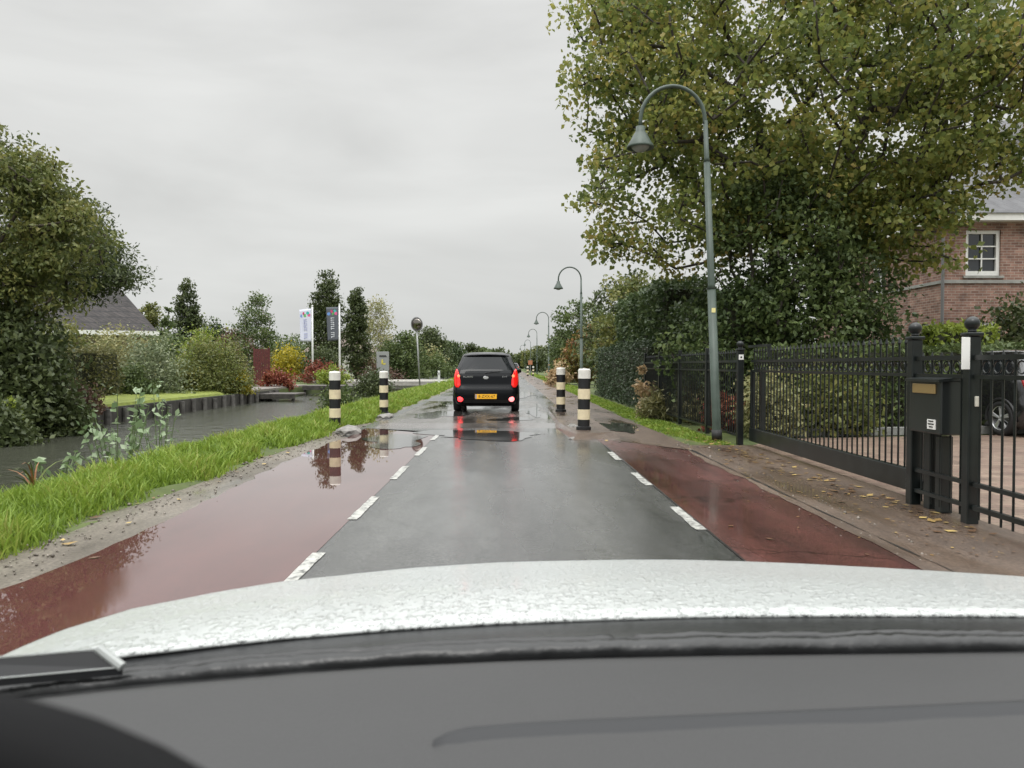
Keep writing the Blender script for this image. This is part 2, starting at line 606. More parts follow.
def hedge(name, label, X0, X1, Y0, Y1, h, leaf, n, mat, seed, group=None, z0=0.0, rough=0.07, core=True, topvar=0.0, cat='hedge'):
    """Clipped hedge: leaves over the faces of a block, with an added solid block inside to stop light."""
    rng = np.random.default_rng(seed)
    cx, cy = (X0 + X1) / 2, (Y0 + Y1) / 2
    root = thing(name, label, cat, (cx, cy, z0), 0, group)
    sx, sy = X1 - X0, Y1 - Y0
    ar = np.array([sx * sy, sx * h, sx * h, sy * h, sy * h])
    f = rng.choice(5, size=n, p=ar / ar.sum())
    a = rng.uniform(-0.5, 0.5, n); b = rng.uniform(0, 1, n)
    C = np.zeros((n, 3))
    for k in range(5):
        s = f == k
        if k == 0: C[s] = np.stack([a[s] * sx, (b[s] - .5) * sy, np.full(s.sum(), h)], 1)
        if k == 1: C[s] = np.stack([a[s] * sx, np.full(s.sum(), -sy / 2), b[s] * h], 1)
        if k == 2: C[s] = np.stack([a[s] * sx, np.full(s.sum(), sy / 2), b[s] * h], 1)
        if k == 3: C[s] = np.stack([np.full(s.sum(), -sx / 2), a[s] * sy, b[s] * h], 1)
        if k == 4: C[s] = np.stack([np.full(s.sum(), sx / 2), a[s] * sy, b[s] * h], 1)
    ph = rng.uniform(0, 6.28, 6)
    wob = np.sin(C[:, 0] * 2.3 + ph[0]) + np.sin(C[:, 1] * 2.1 + ph[1]) + np.sin(C[:, 2] * 3.1 + ph[2]) + np.sin((C[:, 0] + C[:, 1]) * 5.3 + ph[3])
    C = C * (1 + 0.0) + rnd_unit(rng, n) * np.abs(rng.normal(size=(n, 1))) * rough + np.sign(C - [0, 0, h / 2]) * (wob[:, None] * rough * 0.35)
    if topvar:
        C[:, 2] += topvar * np.sin(C[:, 0] * 1.3 + ph[4]) * np.sin(C[:, 1] * 0.9 + ph[5]) * (C[:, 2] / h)
    C[:, 2] = np.abs(C[:, 2])
    LV, LT = leaf_geo(rng, C, leaf, 0.0, 0.6)
    cl = np.sin(C[:, 0] * 3.7 + ph[0]) * np.sin(C[:, 1] * 3.1 + ph[3]) * np.sin(C[:, 2] * 3.3 + ph[1]) * 0.5 + 0.5
    v = np.clip(0.35 * cl + 0.65 * rng.uniform(0, 1, n), 0, 1)
    npmesh('foliage', LV, LT, mat, root, np.repeat(v, 4))
    if core:
        bm = bmesh.new()
        m = rough * 1.5
        box(bm, (0, 0, (h - m) / 2), (sx - 2 * m, sy - 2 * m, h - m))  # unseen dark core, added to block light through the leaves
        obj('light_block_core', bm, plain('hedge_core_dark', (0.03, 0.032, 0.016), 0.9, var=0.5, vscale=12, bump=1, bscale=20), root)
    return root

LEAF = dict(
    plane=leaf_mat('leaf_plane', [(0.045, 0.068, 0.02), (0.085, 0.112, 0.03), (0.135, 0.155, 0.04), (0.2, 0.2, 0.052), (0.25, 0.18, 0.06)], 0.5),
    ever=leaf_mat('leaf_evergreen', [(0.02, 0.034, 0.014), (0.033, 0.052, 0.019), (0.05, 0.073, 0.025), (0.078, 0.098, 0.032)], 0.22),
    olive=leaf_mat('leaf_olive', [(0.045, 0.06, 0.02), (0.078, 0.095, 0.028), (0.12, 0.128, 0.038), (0.17, 0.155, 0.048)], 0.38),
    ivy=leaf_mat('leaf_ivy', [(0.026, 0.042, 0.016), (0.044, 0.066, 0.022), (0.066, 0.092, 0.03), (0.1, 0.125, 0.04)], 0.3),
    conifer=leaf_mat('leaf_conifer', [(0.022, 0.036, 0.018), (0.035, 0.052, 0.026), (0.052, 0.072, 0.035)], 0.15),
    dark=leaf_mat('leaf_dark', [(0.03, 0.042, 0.017), (0.048, 0.063, 0.023), (0.074, 0.088, 0.032)], 0.28),
    mid=leaf_mat('leaf_mid', [(0.04, 0.06, 0.022), (0.065, 0.09, 0.03), (0.1, 0.125, 0.04)], 0.3),
    lime=leaf_mat('leaf_lime', [(0.09, 0.12, 0.02), (0.15, 0.19, 0.03), (0.23, 0.27, 0.045)], 0.35),
    gold=leaf_mat('leaf_gold', [(0.12, 0.12, 0.02), (0.25, 0.21, 0.02), (0.38, 0.31, 0.03)], 0.35),
    silver=leaf_mat('leaf_silver', [(0.08, 0.10, 0.05), (0.13, 0.155, 0.085), (0.22, 0.235, 0.15)], 0.3),
    khaki=leaf_mat('leaf_khaki', [(0.065, 0.068, 0.028), (0.11, 0.11, 0.045), (0.17, 0.15, 0.06)], 0.3),
    red=leaf_mat('leaf_red', [(0.09, 0.022, 0.016), (0.15, 0.04, 0.025), (0.2, 0.085, 0.04)], 0.3),
    rust=leaf_mat('leaf_rust', [(0.10, 0.05, 0.022), (0.16, 0.08, 0.028), (0.13, 0.12, 0.035), (0.08, 0.09, 0.03)], 0.3),
    brown=leaf_mat('leaf_brown', [(0.06, 0.035, 0.028), (0.1, 0.058, 0.042), (0.09, 0.075, 0.04)], 0.3),
    tan=leaf_mat('leaf_tan', [(0.2, 0.14, 0.07), (0.3, 0.21, 0.12), (0.35, 0.29, 0.17)], 0.3),
    pale=leaf_mat('leaf_pale', [(0.11, 0.12, 0.055), (0.19, 0.19, 0.085), (0.28, 0.25, 0.12)], 0.35),
    grass=leaf_mat('grass_blades', [(0.06, 0.095, 0.013), (0.10, 0.155, 0.02), (0.14, 0.205, 0.028), (0.17, 0.22, 0.036), (0.2, 0.19, 0.06)], 0.35, 0.5),
    herb=leaf_mat('leaf_herb', [(0.08, 0.12, 0.05), (0.14, 0.195, 0.10), (0.24, 0.29, 0.19)], 0.3),
)

# ================================================================== THE SETTING
# ------------------------------------------------------------------ ground (one sheet with the canal cut into it)
def verge_z(x):
    xs = [-900, -60, -11.2, -10.72, -10.7, -5.2, -4.85, -4.35, -3.9, -3.3, -3.05, -2.5, 3.6, 900]
    zs = [0.0, 0.0, 0.03, 0.03, -1.1, -1.1, -0.55, -0.04, 0.06, 0.03, 0.0, -0.03, -0.03, -0.03]
    return np.interp(x, xs, zs)
gx = np.array([-900, -300, -120, -60, -30, -18, -13, -11.2, -10.72, -10.7, -9, -7, -5.2, -4.85, -4.6, -4.35, -4.1, -3.9, -3.7, -3.5, -3.3, -3.15, -3.05, -2.8, -2.5, 0, 3.6, 8, 16, 40, 120, 300, 900])
gy = np.concatenate([[-40, -10, 0], np.arange(1, 40, 0.7), np.arange(40, 120, 8), [150, 250, 500, 900, 1800]])
rg = np.random.default_rng(2)
P = np.zeros((len(gy), len(gx), 3))
for i, y in enumerate(gy):
    for j, x in enumerate(gx):
        z = verge_z(x)
        if -4.5 < x < -3.1 and y < 60:
            z += rg.normal() * 0.018
        P[i, j] = (x, y, z)
ground_m, gt, gb = new_mat('ground_soil')
_c = gt.nodes.new('ShaderNodeTexCoord'); _n = gt.nodes.new('ShaderNodeTexNoise'); _r = gt.nodes.new('ShaderNodeValToRGB')
_n.inputs['Scale'].default_value = 0.7; _n.inputs['Detail'].default_value = 9; _n.inputs['Roughness'].default_value = 0.65
_r.color_ramp.elements[0].position = 0.32; _r.color_ramp.elements[0].color = (0.035, 0.05, 0.014, 1)
_r.color_ramp.elements[1].position = 0.68; _r.color_ramp.elements[1].color = (0.10, 0.13, 0.03, 1)
gt.links.new(_c.outputs['Object'], _n.inputs['Vector']); gt.links.new(_n.outputs[0], _r.inputs[0]); gt.links.new(_r.outputs[0], gb.inputs['Base Color'])
gb.inputs['Roughness'].default_value = 0.9
g = grid_mesh('ground', P, ground_m, smooth=False); g['kind'] = 'structure'

# water
wm, wt, wb = new_mat('canal_water')
wb.inputs['Base Color'].default_value = (0.05, 0.052, 0.04, 1)
wb.inputs['Roughness'].default_value = 0.16
wb.inputs['IOR'].default_value = 1.33
_c = wt.nodes.new('ShaderNodeTexCoord'); _n = wt.nodes.new('ShaderNodeTexNoise'); _b = wt.nodes.new('ShaderNodeBump')
_n.inputs['Scale'].default_value = 3.2; _n.inputs['Detail'].default_value = 5
_b.inputs['Strength'].default_value = 1.0; _b.inputs['Distance'].default_value = 0.08
wt.links.new(_c.outputs['Object'], _n.inputs['Vector']); wt.links.new(_n.outputs[0], _b.inputs['Height']); wt.links.new(_b.outputs[0], wb.inputs['Normal'])
o = sheet('water', wm, [(-10.72, -30), (-4.3, -30), (-4.3, 900), (-10.72, 900)], -0.40); o['kind'] = 'structure'

# roads
ASPH = wet_mat('wet_asphalt', (0.03, 0.0305, 0.029), (0.068, 0.068, 0.064), 0.05, 0.36, 0.55, 0.36, 0.58, 75, 0.8, grain=0.6, film=0.55, cracks=0.3)
REDL = wet_mat('flooded_red_asphalt', (0.08, 0.034, 0.031), (0.115, 0.046, 0.041), 0.015, 0.16, 0.5, 0.58, 0.78, 170, 0.12, grain=0.25, film=0.4)
REDR = wet_mat('wet_red_asphalt', (0.05, 0.024, 0.021), (0.115, 0.044, 0.038), 0.06, 0.38, 0.8, 0.35, 0.6, 80, 0.6, grain=0.5, film=0.45, cracks=0.5)
PATH = wet_mat('wet_brown_paving', (0.06, 0.04, 0.028), (0.135, 0.095, 0.068), 0.1, 0.6, 1.4, 0.35, 0.55, 60, 0.8, film=0.4)
DIRT = wet_mat('wet_gravel_dirt', (0.05, 0.04, 0.028), (0.18, 0.155, 0.125), 0.12, 0.75, 1.6, 0.3, 0.5, 45, 1.0, stretch=(1.5, 0.5, 1), film=0.3)
TABLE = wet_mat('wet_table_brick', (0.07, 0.06, 0.052), (0.125, 0.11, 0.098), 0.05, 0.3, 0.9, 0.4, 0.6, 90, 0.5)
PAINT = plain('road_paint', (0.40, 0.40, 0.37), 0.35)
_t = PAINT.node_tree; _bs = _t.nodes['Principled BSDF']
_c = _t.nodes.new('ShaderNodeTexCoord'); _n = _t.nodes.new('ShaderNodeTexNoise'); _r = _t.nodes.new('ShaderNodeValToRGB')
_n.inputs['Scale'].default_value = 16; _n.inputs['Detail'].default_value = 9; _n.inputs['Roughness'].default_value = 0.75
_r.color_ramp.elements[0].position = 0.40; _r.color_ramp.elements[0].color = (0.07, 0.07, 0.066, 1)
_r.color_ramp.elements[1].position = 0.50; _r.color_ramp.elements[1].color = (0.40, 0.40, 0.37, 1)
_q = _r.color_ramp.elements.new(0.7); _q.color = (0.52, 0.52, 0.48, 1)
_t.links.new(_c.outputs['Object'], _n.inputs['Vector']); _t.links.new(_n.outputs[0], _r.inputs[0]); _t.links.new(_r.outputs[0], _bs.inputs['Base Color'])

def strip(name, mat, xl, xr, ys, z, jl=0.0, jr=0.0, seed=0, yend=(0, 0), ybeg=(0, 0)):
    rs = np.random.default_rng(seed)
    ys = np.array(ys)
    def edge(x, j):
        x = np.array([x(y) for y in ys]) if callable(x) else np.full(len(ys), x)
        if j:
            k = np.cumsum(rs.normal(size=len(ys)))
            k -= np.linspace(k[0], k[-1], len(ys))
            x = x + j * (0.85 * k / (np.abs(k).max() + 1e-6) + 0.15 * rs.uniform(-1, 1, len(ys)))
        return x
    a, b = edge(xl, jl), edge(xr, jr)
    V = np.zeros((len(ys), 2, 3))
    V[:, 0] = np.stack([a, ys, np.full(len(ys), z)], 1)
    V[:, 1] = np.stack([b, ys, np.full(len(ys), z)], 1)
    V[-1, 0, 1] += yend[0]; V[-1, 1, 1] += yend[1]
    V[0, 0, 1] += ybeg[0]; V[0, 1, 1] += ybeg[1]
    o = grid_mesh(name, V, mat, smooth=False)
    o['kind'] = 'structure'
    return o

yfine = np.concatenate([np.arange(-6, 30, 0.22), np.arange(30, 80, 1.5), [90, 120, 180, 300, 700]])
bend = lambda y: 0.0
strip('road', ASPH, -1.19, 1.40, yfine, 0.006)
strip('cycle_lane', REDL, -2.62, -1.19, yfine[yfine < 13.6], 0.008, jl=0.16, seed=3, yend=(0.6, -0.6))
strip('cycle_lane', REDR, 1.40, 2.50, yfine[yfine < 10.9], 0.008, jr=0.04, seed=5, yend=(1.5, -0.3))
strip('road_edge', ASPH, -2.72, -1.19, yfine[yfine > 12.4], 0.0045, jl=0.12, seed=8)
strip('dirt_edge', DIRT, -3.42, -2.3, yfine[yfine < 80], 0.002 - 0.0005, jl=0.12, seed=4)
strip('pavement', PATH, 2.50, 3.55, yfine[yfine < 11.3], 0.006, jl=0.0, seed=6)
strip('footpath', PATH, 1.40, 2.62, yfine[yfine > 9.6], 0.0045, jr=0.08, seed=7)
# tarry seam between red lane and pavement
strip('seam', plain('tar_seam', (0.02, 0.019, 0.018), 0.35, var=0.4, vscale=20), 2.47, 2.51, yfine[yfine < 10.5], 0.0135, jl=0.05, jr=0.05, seed=9)
strip('mud', PATH, 2.44, 2.62, yfine[yfine < 11.0], 0.011, jl=0.14, jr=0.05, seed=19)
strip('seam', MATS['tar_seam'], 1.39, 1.415, yfine[yfine < 11.2], 0.010, jl=0.008, jr=0.008, seed=10)

# raised table with ramps where the car ahead drives
bm = bmesh.new()
prof = [(14.05, 0.0), (14.9, 0.045), (24, 0.045), (25, 0.0)]
vs = [(bm.verts.new((-2.45, y, z)), bm.verts.new((0.92, y, z))) for y, z in prof]
for a, b in zip(vs, vs[1:]):
    bm.faces.new((a[0], a[1], b[1], b[0]))
o = obj('speed_table', bm, TABLE); o['kind'] = 'structure'

# rough kerbed island on the right that narrows the road
bm = bmesh.new()
low = [(1.05, 11.9), (1.75, 12.2), (1.72, 20.3), (1.1, 20.9), (0.92, 14.5)]
rs_ = random.Random(5)
lo = [bm.verts.new((x + (x - 1.35) * 0.12, y, 0.004)) for x, y in low]
hi = [bm.verts.new((x - (x - 1.35) * 0.12, y + (0.25 if y < 15 else -0.2), 0.085)) for x, y in low]
for k in range(5):
    bm.faces.new((lo[k], lo[(k + 1) % 5], hi[(k + 1) % 5], hi[k]))
bm.faces.new(hi)
o = obj('traffic_island', bm, PATH)
o['kind'] = 'structure'

# standing water: shallow pools that mirror the sky
PUDDLE = wet_mat('puddle_water', (0.04, 0.04, 0.038), (0.055, 0.054, 0.05), 0.015, 0.05, 0.9, 0.4, 0.7, 60, 0.03, grain=0.1)
PUDDLE_RED = wet_mat('puddle_on_red', (0.135, 0.05, 0.046), (0.17, 0.066, 0.058), 0.012, 0.05, 0.9, 0.4, 0.7, 60, 0.03, grain=0.1)
def puddle(X, Y, rx, ry, seed, mat=None, z=0.0125, n=48):
    rs = np.random.default_rng(seed)
    ph = rs.uniform(0, 6.28, 5)
    bm = bmesh.new(); vs = []
    for k in range(n):
        a = 2 * math.pi * k / n
        q = 1 + 0.22 * math.sin(2 * a + ph[0]) + 0.16 * math.sin(3 * a + ph[1]) + 0.1 * math.sin(5 * a + ph[2]) + 0.06 * math.sin(9 * a + ph[3]) + rs.normal() * 0.03
        vs.append(bm.verts.new((X + rx * q * math.cos(a), Y + ry * q * math.sin(a), z)))
    bm.faces.new(vs)
    o = obj('puddle', bm, mat or PUDDLE); o['kind'] = 'structure'
puddle(-0.45, 12.85, 0.95, 0.9, 1)
puddle(-1.75, 11.9, 0.5, 1.0, 7, z=0.0118)
puddle(-1.5, 17.6, 0.55, 1.3, 3, z=0.049)
puddle(0.62, 18.6, 0.2, 1.6, 5, z=0.049)
puddle(-1.6, 22.0, 0.4, 1.2, 6, z=0.049)
puddle(0.1, 16.0, 0.5, 0.45, 4, z=0.049)
puddle(0.62, 30.5, 0.5, 2.6, 9)
puddle(-1.3, 32, 0.9, 3.0, 10, z=0.0118)
puddle(2.05, 14.4, 0.3, 1.3, 12)

# painted dashes
def dash(xc, y0, y1, w=0.10):
    bm = bmesh.new()
    n = 8
    rr = random.Random(int(y0 * 10))
    L0 = [bm.verts.new((xc - w / 2 + rr.uniform(-.006, .006), y0 + (y1 - y0) * i / n, 0.0105)) for i in range(n + 1)]
    R0 = [bm.verts.new((xc + w / 2 + rr.uniform(-.006, .006), y0 + (y1 - y0) * i / n, 0.0105)) for i in range(n + 1)]
    for i in range(n):
        bm.faces.new((L0[i], R0[i], R0[i + 1], L0[i + 1]))
    o = obj('road_marking', bm, PAINT)
    o['kind'] = 'structure'
for k in range(5):
    dash(-1.17, 3.73 + 2.04 * k, 4.74 + 2.04 * k, 0.075)
for k in range(3):
    dash(1.36, 5.4 + 2.0 * k, 6.27 + 2.0 * k, 0.075)

# driveway of brick pavers behind the gate
DRIVE = brick_mat('brick_pavers', (0.25, 0.185, 0.14), (0.19, 0.125, 0.10), (0.08, 0.065, 0.05), 5.0, 1.0, 0.5, 0.45, flat=True)
o = sheet('driveway', DRIVE, [(3.55, 2.0), (20, 2.0), (20, 21.5), (9.8, 21.5), (9.8, 13.1), (4.4, 12.3), (3.55, 11.2)], -0.004); o['kind'] = 'structure'
# low kerb at the back of the driveway
bm = bmesh.new(); box(bm, (7.0, 13.05, 0.05), (5.4, 0.10, 0.14), rz=R(8), bev=0.01)
o = obj('kerb', bm, plain('grey_kerb', (0.2, 0.2, 0.19), 0.7, var=0.3, vscale=8)); o['kind'] = 'structure'

# lawn on the far bank behind the sheet piling
LAWN = plain('short_lawn', (0.19, 0.225, 0.04), 0.9, var=0.3, vscale=5, bump=0.5, bscale=60)
bm = bmesh.new()
lw = [(-10.85, 15.5), (-10.85, 29.5), (-11.8, 30.2), (-13.6, 26), (-13.9, 15.5)]
a = [bm.verts.new((x, y, 0.0)) for x, y in lw]; b = [bm.verts.new((x + (0.1 if x < -11.5 else -0.05), y, 0.10 if x > -11.5 else 0.2)) for x, y in lw]
bm.faces.new(b)
for k in range(5):
    bm.faces.new((a[k], a[(k + 1) % 5], b[(k + 1) % 5], b[k]))
o = obj('lawn', bm, LAWN); o['kind'] = 'structure'
# paved quay further on
bm = bmesh.new(); box(bm, (-12.6, 37, 0.03), (3.6, 9, 0.18), bev=0.02)
o = obj('garden_terrace', bm, plain('terrace_stone', (0.18, 0.16, 0.14), 0.5, var=0.3)); o['kind'] = 'structure'

# ------------------------------------------------------------------ sheet piling along the far bank
PILE = plain('weathered_timber', (0.05, 0.046, 0.04), 0.8, var=0.5, vscale=5, bump=0.5, bscale=30)
rt = thing('retaining_wall', 'dark timber retaining wall with round posts along the far canal bank', 'retaining wall', (-10.72, 22, 0))
bm = bmesh.new(); box(bm, (0, 0, -0.30), (0.06, 28, 0.66)); obj('planking', bm, PILE, rt)
rr = random.Random(8)
for k in range(30):
    bm = bmesh.new()
    tube(bm, [(0.10, -13.6 + k * 0.93, -1.0), (0.10 + rr.uniform(-.01, .01), -13.6 + k * 0.93, -0.02 + rr.uniform(-.06, .06))], [0.085, 0.08], 9)
    obj('post', bm, plain('grey_timber', (0.11, 0.104, 0.095), 0.75, var=0.45, vscale=6), rt)

# ================================================================== BUILDINGS
WHITE = plain('white_paint', (0.78, 0.78, 0.75), 0.45, var=0.05)
GLASS = plain('dark_glass', (0.02, 0.024, 0.028), 0.05, spec=0.8)
BRICK = brick_mat('red_brick', (0.20, 0.105, 0.08), (0.36, 0.21, 0.16), (0.36, 0.31, 0.27), 6.0, 1.35, 0.46, 0.8, msize=0.045, bias=-0.1)
SLATE = brick_mat('slate_tiles', (0.06, 0.06, 0.066), (0.085, 0.085, 0.09), (0.05, 0.05, 0.052), 2.4, 0.7, 0.6, 0.5)
ROOFL = brick_mat('grey_roof_tiles', (0.036, 0.032, 0.031), (0.05, 0.043, 0.041), (0.02, 0.019, 0.02), 1.0, 0.3, 0.36, 0.9, msize=0.03)

# brick house on the right: front wall at Y=22 faces the camera, side wall at X=12.5 faces the road
hs_ = thing('brick_house', 'red brick house with slate roof and white sash windows behind the gate', 'house', (12.45, 22, 0))
WX0, WY1, WXE, WH = 0.0, 9.0, 14.0, 5.25
def wall_with_hole(bm, p0, p1, h, holes, th=0.25, n=None):
    """vertical wall from p0 to p1 with rectangular holes (u0,u1,z0,z1)."""
    p0, p1 = Vector((*p0, 0)), Vector((*p1, 0))
    d = (p1 - p0); Lw = d.length; d.normalize()
    nn = Vector((d.y, -d.x, 0))
    us = sorted({0, Lw, *[v for hl in holes for v in hl[:2]]})
    zs = sorted({0, h, *[v for hl in holes for v in hl[2:]]})
    for a, b in zip(us, us[1:]):
        for c, e in zip(zs, zs[1:]):
            mu, mz = (a + b) / 2, (c + e) / 2
            if any(hl[0] < mu < hl[1] and hl[2] < mz < hl[3] for hl in holes):
                continue
            for off in (0, -th):
                q = [p0 + d * u + Vector((0, 0, z)) + nn * off for u, z in ((a, c), (b, c), (b, e), (a, e))]
                bm.faces.new([bm.verts.new(v) for v in q])
    for u0, u1, z0, z1 in holes:
        cs = [(u0, z0), (u1, z0), (u1, z1), (u0, z1)]
        for k in range(4):
            (ua, za), (ub, zb) = cs[k], cs[(k + 1) % 4]
            A = p0 + d * ua + Vector((0, 0, za)); B = p0 + d * ub + Vector((0, 0, zb))
            bm.faces.new([bm.verts.new(v) for v in (A, B, B - nn * th, A - nn * th)])
W1 = (0.62, 1.62, 3.72, 5.02)
W1B = (4.2, 5.2, 3.72, 5.02)
W2 = (3.45, 4.35, 3.55, 4.85)
W3 = (5.6, 6.6, 0.9, 2.4)
bm = bmesh.new()
wall_with_hole(bm, (0, 0), (WXE, 0), WH, [W1, W1B, (0.6, 1.6, 0.8, 2.4)])
wall_with_hole(bm, (0, WY1), (0, 0), WH, [(WY1 - W2[1], WY1 - W2[0], W2[2], W2[3])])
wall_with_hole(bm, (WXE, 0), (WXE, WY1), WH, [])
wall_with_hole(bm, (WXE, WY1), (0, WY1), WH, [])
bmesh.ops.remove_doubles(bm, verts=bm.verts[:], dist=0.001)
obj('wall', bm, BRICK, hs_)
def house_window(parent, p0, d, hole, cols=2, rows=3):
    """window frame, sill and panes filling a hole of a wall that starts at p0 and runs along d."""
    u0, u1, z0, z1 = hole
    d = Vector((*d, 0)); nn = Vector((d.y, -d.x, 0)); o0 = Vector((*p0, 0)) - nn * 0.09
    ang = math.atan2(d.y, d.x)
    bm = bmesh.new()
    w, h = u1 - u0, z1 - z0
    def bx(u, z, su, sz, dp=0.07, off=0.0, bb=None):
        c = o0 + d * u + Vector((0, 0, z)) + nn * off
        box(bb or bm, c, (su, dp, sz), rz=ang)
    for s in (u0 + 0.05, u1 - 0.05):
        bx(s, (z0 + z1) / 2, 0.1, h)
    bx((u0 + u1) / 2, z0 + 0.07, w - 0.2, 0.14); bx((u0 + u1) / 2, z1 - 0.05, w - 0.2, 0.1)
    for c in range(1, cols):
        bx(u0 + 0.1 + (w - 0.2) * c / cols, (z0 + z1) / 2 + 0.02, 0.035, h - 0.24, 0.04)
    for r in range(1, rows):
        bx((u0 + u1) / 2, z0 + 0.14 + (h - 0.24) * r / rows, w - 0.2, 0.035, 0.046)
    f = obj('window', bm, WHITE, parent)
    bm = bmesh.new(); bx((u0 + u1) / 2, (z0 + z1) / 2, w - 0.02, h - 0.02, 0.012, -0.04, bm); obj('pane', bm, GLASS, f)
    bm = bmesh.new(); bx((u0 + u1) / 2, z0 - 0.035, w + 0.16, 0.07, 0.16, 0.07, bm); obj('sill', bm, plain('stone_trim', (0.3, 0.3, 0.28), 0.6, var=0.2), f)
house_window(hs_, (0, 0), (1, 0), W1)
house_window(hs_, (0, 0), (1, 0), W1B)
house_window(hs_, (0, 0), (1, 0), (0.6, 1.6, 0.8, 2.4))
house_window(hs_, (0, WY1), (0, -1), (WY1 - W2[1], WY1 - W2[0], W2[2], W2[3]))
bm = bmesh.new()   # stone band under the first floor windows
box(bm, (WXE / 2, -0.02, 3.55), (WXE + 0.06, 0.06, 0.09))
box(bm, (-0.02, WY1 / 2 + 0.03, 3.555), (0.06, WY1 - 0.06, 0.088))
obj('string_course', bm, MATS['stone_trim'], hs_)
bm = bmesh.new()
ov = 0.35
box(bm, (WXE / 2, WY1 / 2, WH + 0.09), (WXE + 2 * ov, WY1 + 2 * ov, 0.2))
obj('cornice', bm, WHITE, hs_)
bm = bmesh.new()
z0, z1 = WH + 0.19, WH + 4.3
c = [(-ov - .05, -ov - .05), (WXE + ov, -ov - .05), (WXE + ov, WY1 + ov), (-ov - .05, WY1 + ov)]
b4 = [bm.verts.new((*p, z0)) for p in c]
r0 = bm.verts.new((4.2, WY1 / 2, z1)); r1 = bm.verts.new((WXE - 4, WY1 / 2, z1))
bm.faces.new((b4[0], b4[1], r1, r0)); bm.faces.new((b4[2], b4[3], r0, r1)); bm.faces.new((b4[1], b4[2], r1)); bm.faces.new((b4[3], b4[0], r0)); bm.faces.new(b4[::-1])
rf = obj('roof', bm, SLATE, hs_)
bm = bmesh.new(); box(bm, (5.2, 3.5, WH + 3.8), (0.8, 0.8, 2.2), bev=0.01); obj('chimney', bm, BRICK, rf)
bm = bmesh.new(); tube(bm, [(-0.07, -0.07, 0.0), (-0.07, -0.07, WH)], 0.045, 10); obj('downpipe', bm, plain('zinc', (0.18, 0.18, 0.18), 0.5), hs_)

# house on the left behind the shrubs: grey hipped roof and white fascia
h2 = thing('bungalow', 'low house with a steep grey tiled roof and a white fascia behind the canal shrubs', 'house', (-25.8, 43.2, 0), R(28))
bm = bmesh.new(); box(bm, (0, 4, 1.45), (10.4, 9, 2.9)); obj('wall', bm, plain('brown_brick_wall', (0.2, 0.15, 0.12), 0.85, var=0.2), h2)
bm = bmesh.new(); box(bm, (0, 4, 3.0), (11.4, 10.2, 0.26)); obj('fascia', bm, WHITE, h2)
bm = bmesh.new()
e4 = [bm.verts.new(p) for p in ((-5.6, -1.0, 3.135), (5.6, -1.0, 3.135), (5.6, 9.0, 3.135), (-5.6, 9.0, 3.135))]
ra = bm.verts.new((-3.5, 4, 6.1)); rb = bm.verts.new((3.7, 4, 6.1))
bm.faces.new((e4[0], e4[1], rb, ra)); bm.faces.new((e4[2], e4[3], ra, rb)); bm.faces.new((e4[1], e4[2], rb)); bm.faces.new((e4[3], e4[0], ra)); bm.faces.new(e4[::-1])
obj('roof', bm, ROOFL, h2)
for wx in (-3.5, 1.5):
    house_window(h2, (wx, -0.51), (1, 0), (0, 1.5, 0.9, 2.3), 2, 1)

# far cottage behind the flags
h3 = thing('cottage', 'small white cottage with a brown roof far off behind the flags', 'house', (px(338, 85), 85, 0))
bm = bmesh.new(); box(bm, (0, 3, 1.3), (7, 6, 2.6)); obj('wall', bm, plain('pale_render', (0.55, 0.54, 0.5), 0.8), h3)
bm = bmesh.new()
pr = [(-3.9, -0.4, 2.6), (3.9, -0.4, 2.6), (3.9, 6.4, 2.6), (-3.9, 6.4, 2.6)]
e4 = [bm.verts.new(p) for p in pr]; ra = bm.verts.new((-1.4, 3, 5.0)); rb = bm.verts.new((1.4, 3, 5.0))
bm.faces.new((e4[0], e4[1], rb, ra)); bm.faces.new((e4[2], e4[3], ra, rb)); bm.faces.new((e4[1], e4[2], rb)); bm.faces.new((e4[3], e4[0], ra)); bm.faces.new(e4[::-1])
obj('roof', bm, plain('brown_tiles', (0.15, 0.115, 0.095), 0.7, var=0.3), h3)
for wx in (-2.4, 0.9):
    house_window(h3, (wx, -0.01), (1, 0), (0, 1.3, 0.9, 2.1), 2, 1)

# ================================================================== FENCE, GATE, LETTERBOX (line X = 3.38)
IRON = plain('dark_green_iron', (0.009, 0.012, 0.0115), 0.3, spec=0.45, var=0.45, vscale=5)
FX = 3.40
def post(Y, label, sticker=None):
    t = thing('gate_post', label, 'gate post', (FX, Y, 0), 0, 'iron posts with ball tops along the gate')
    bm = bmesh.new(); box(bm, (0, 0, 0.69), (0.088, 0.088, 1.38), bev=0.008); obj('shaft', bm, IRON, t)
    bm = bmesh.new(); box(bm, (0, 0, 1.395), (0.112, 0.112, 0.028), bev=0.006)
    lathe(bm, [(0.03, 1.41), (0.03, 1.43)] + [(0.053 * math.sin(a), 1.475 - 0.053 * math.cos(a)) for a in np.linspace(0.5, math.pi, 9)], seg=16)
    obj('ball_cap', bm, IRON, t, True)
    return t
p1 = post(11.26, 'iron gate post with ball top and small white number plate beside the lamp')
bm = bmesh.new(); box(bm, (0, -0.047, 1.285), (0.07, 0.006, 0.075)); s_ = obj('number_plate', bm, WHITE, p1)
bm = bmesh.new(); lathe(bm, [(0.0, -0.001), (0.013, -0.001), (0.013, 0.001), (0, 0.001)], M=Matrix.Translation((0, -0.0515, 1.285)) @ FACE_CAM); obj('mark', bm, IRON, s_)
p2 = post(6.42, 'iron gate post with ball top at the left end of the letterbox')
p3 = post(5.63, 'nearest iron post with ball top and a white reflector strip')
bm = bmesh.new(); box(bm, (-0.07, -0.042, 1.255), (0.06, 0.012, 0.235), bev=0.003); obj('reflector', bm, WHITE, p3)
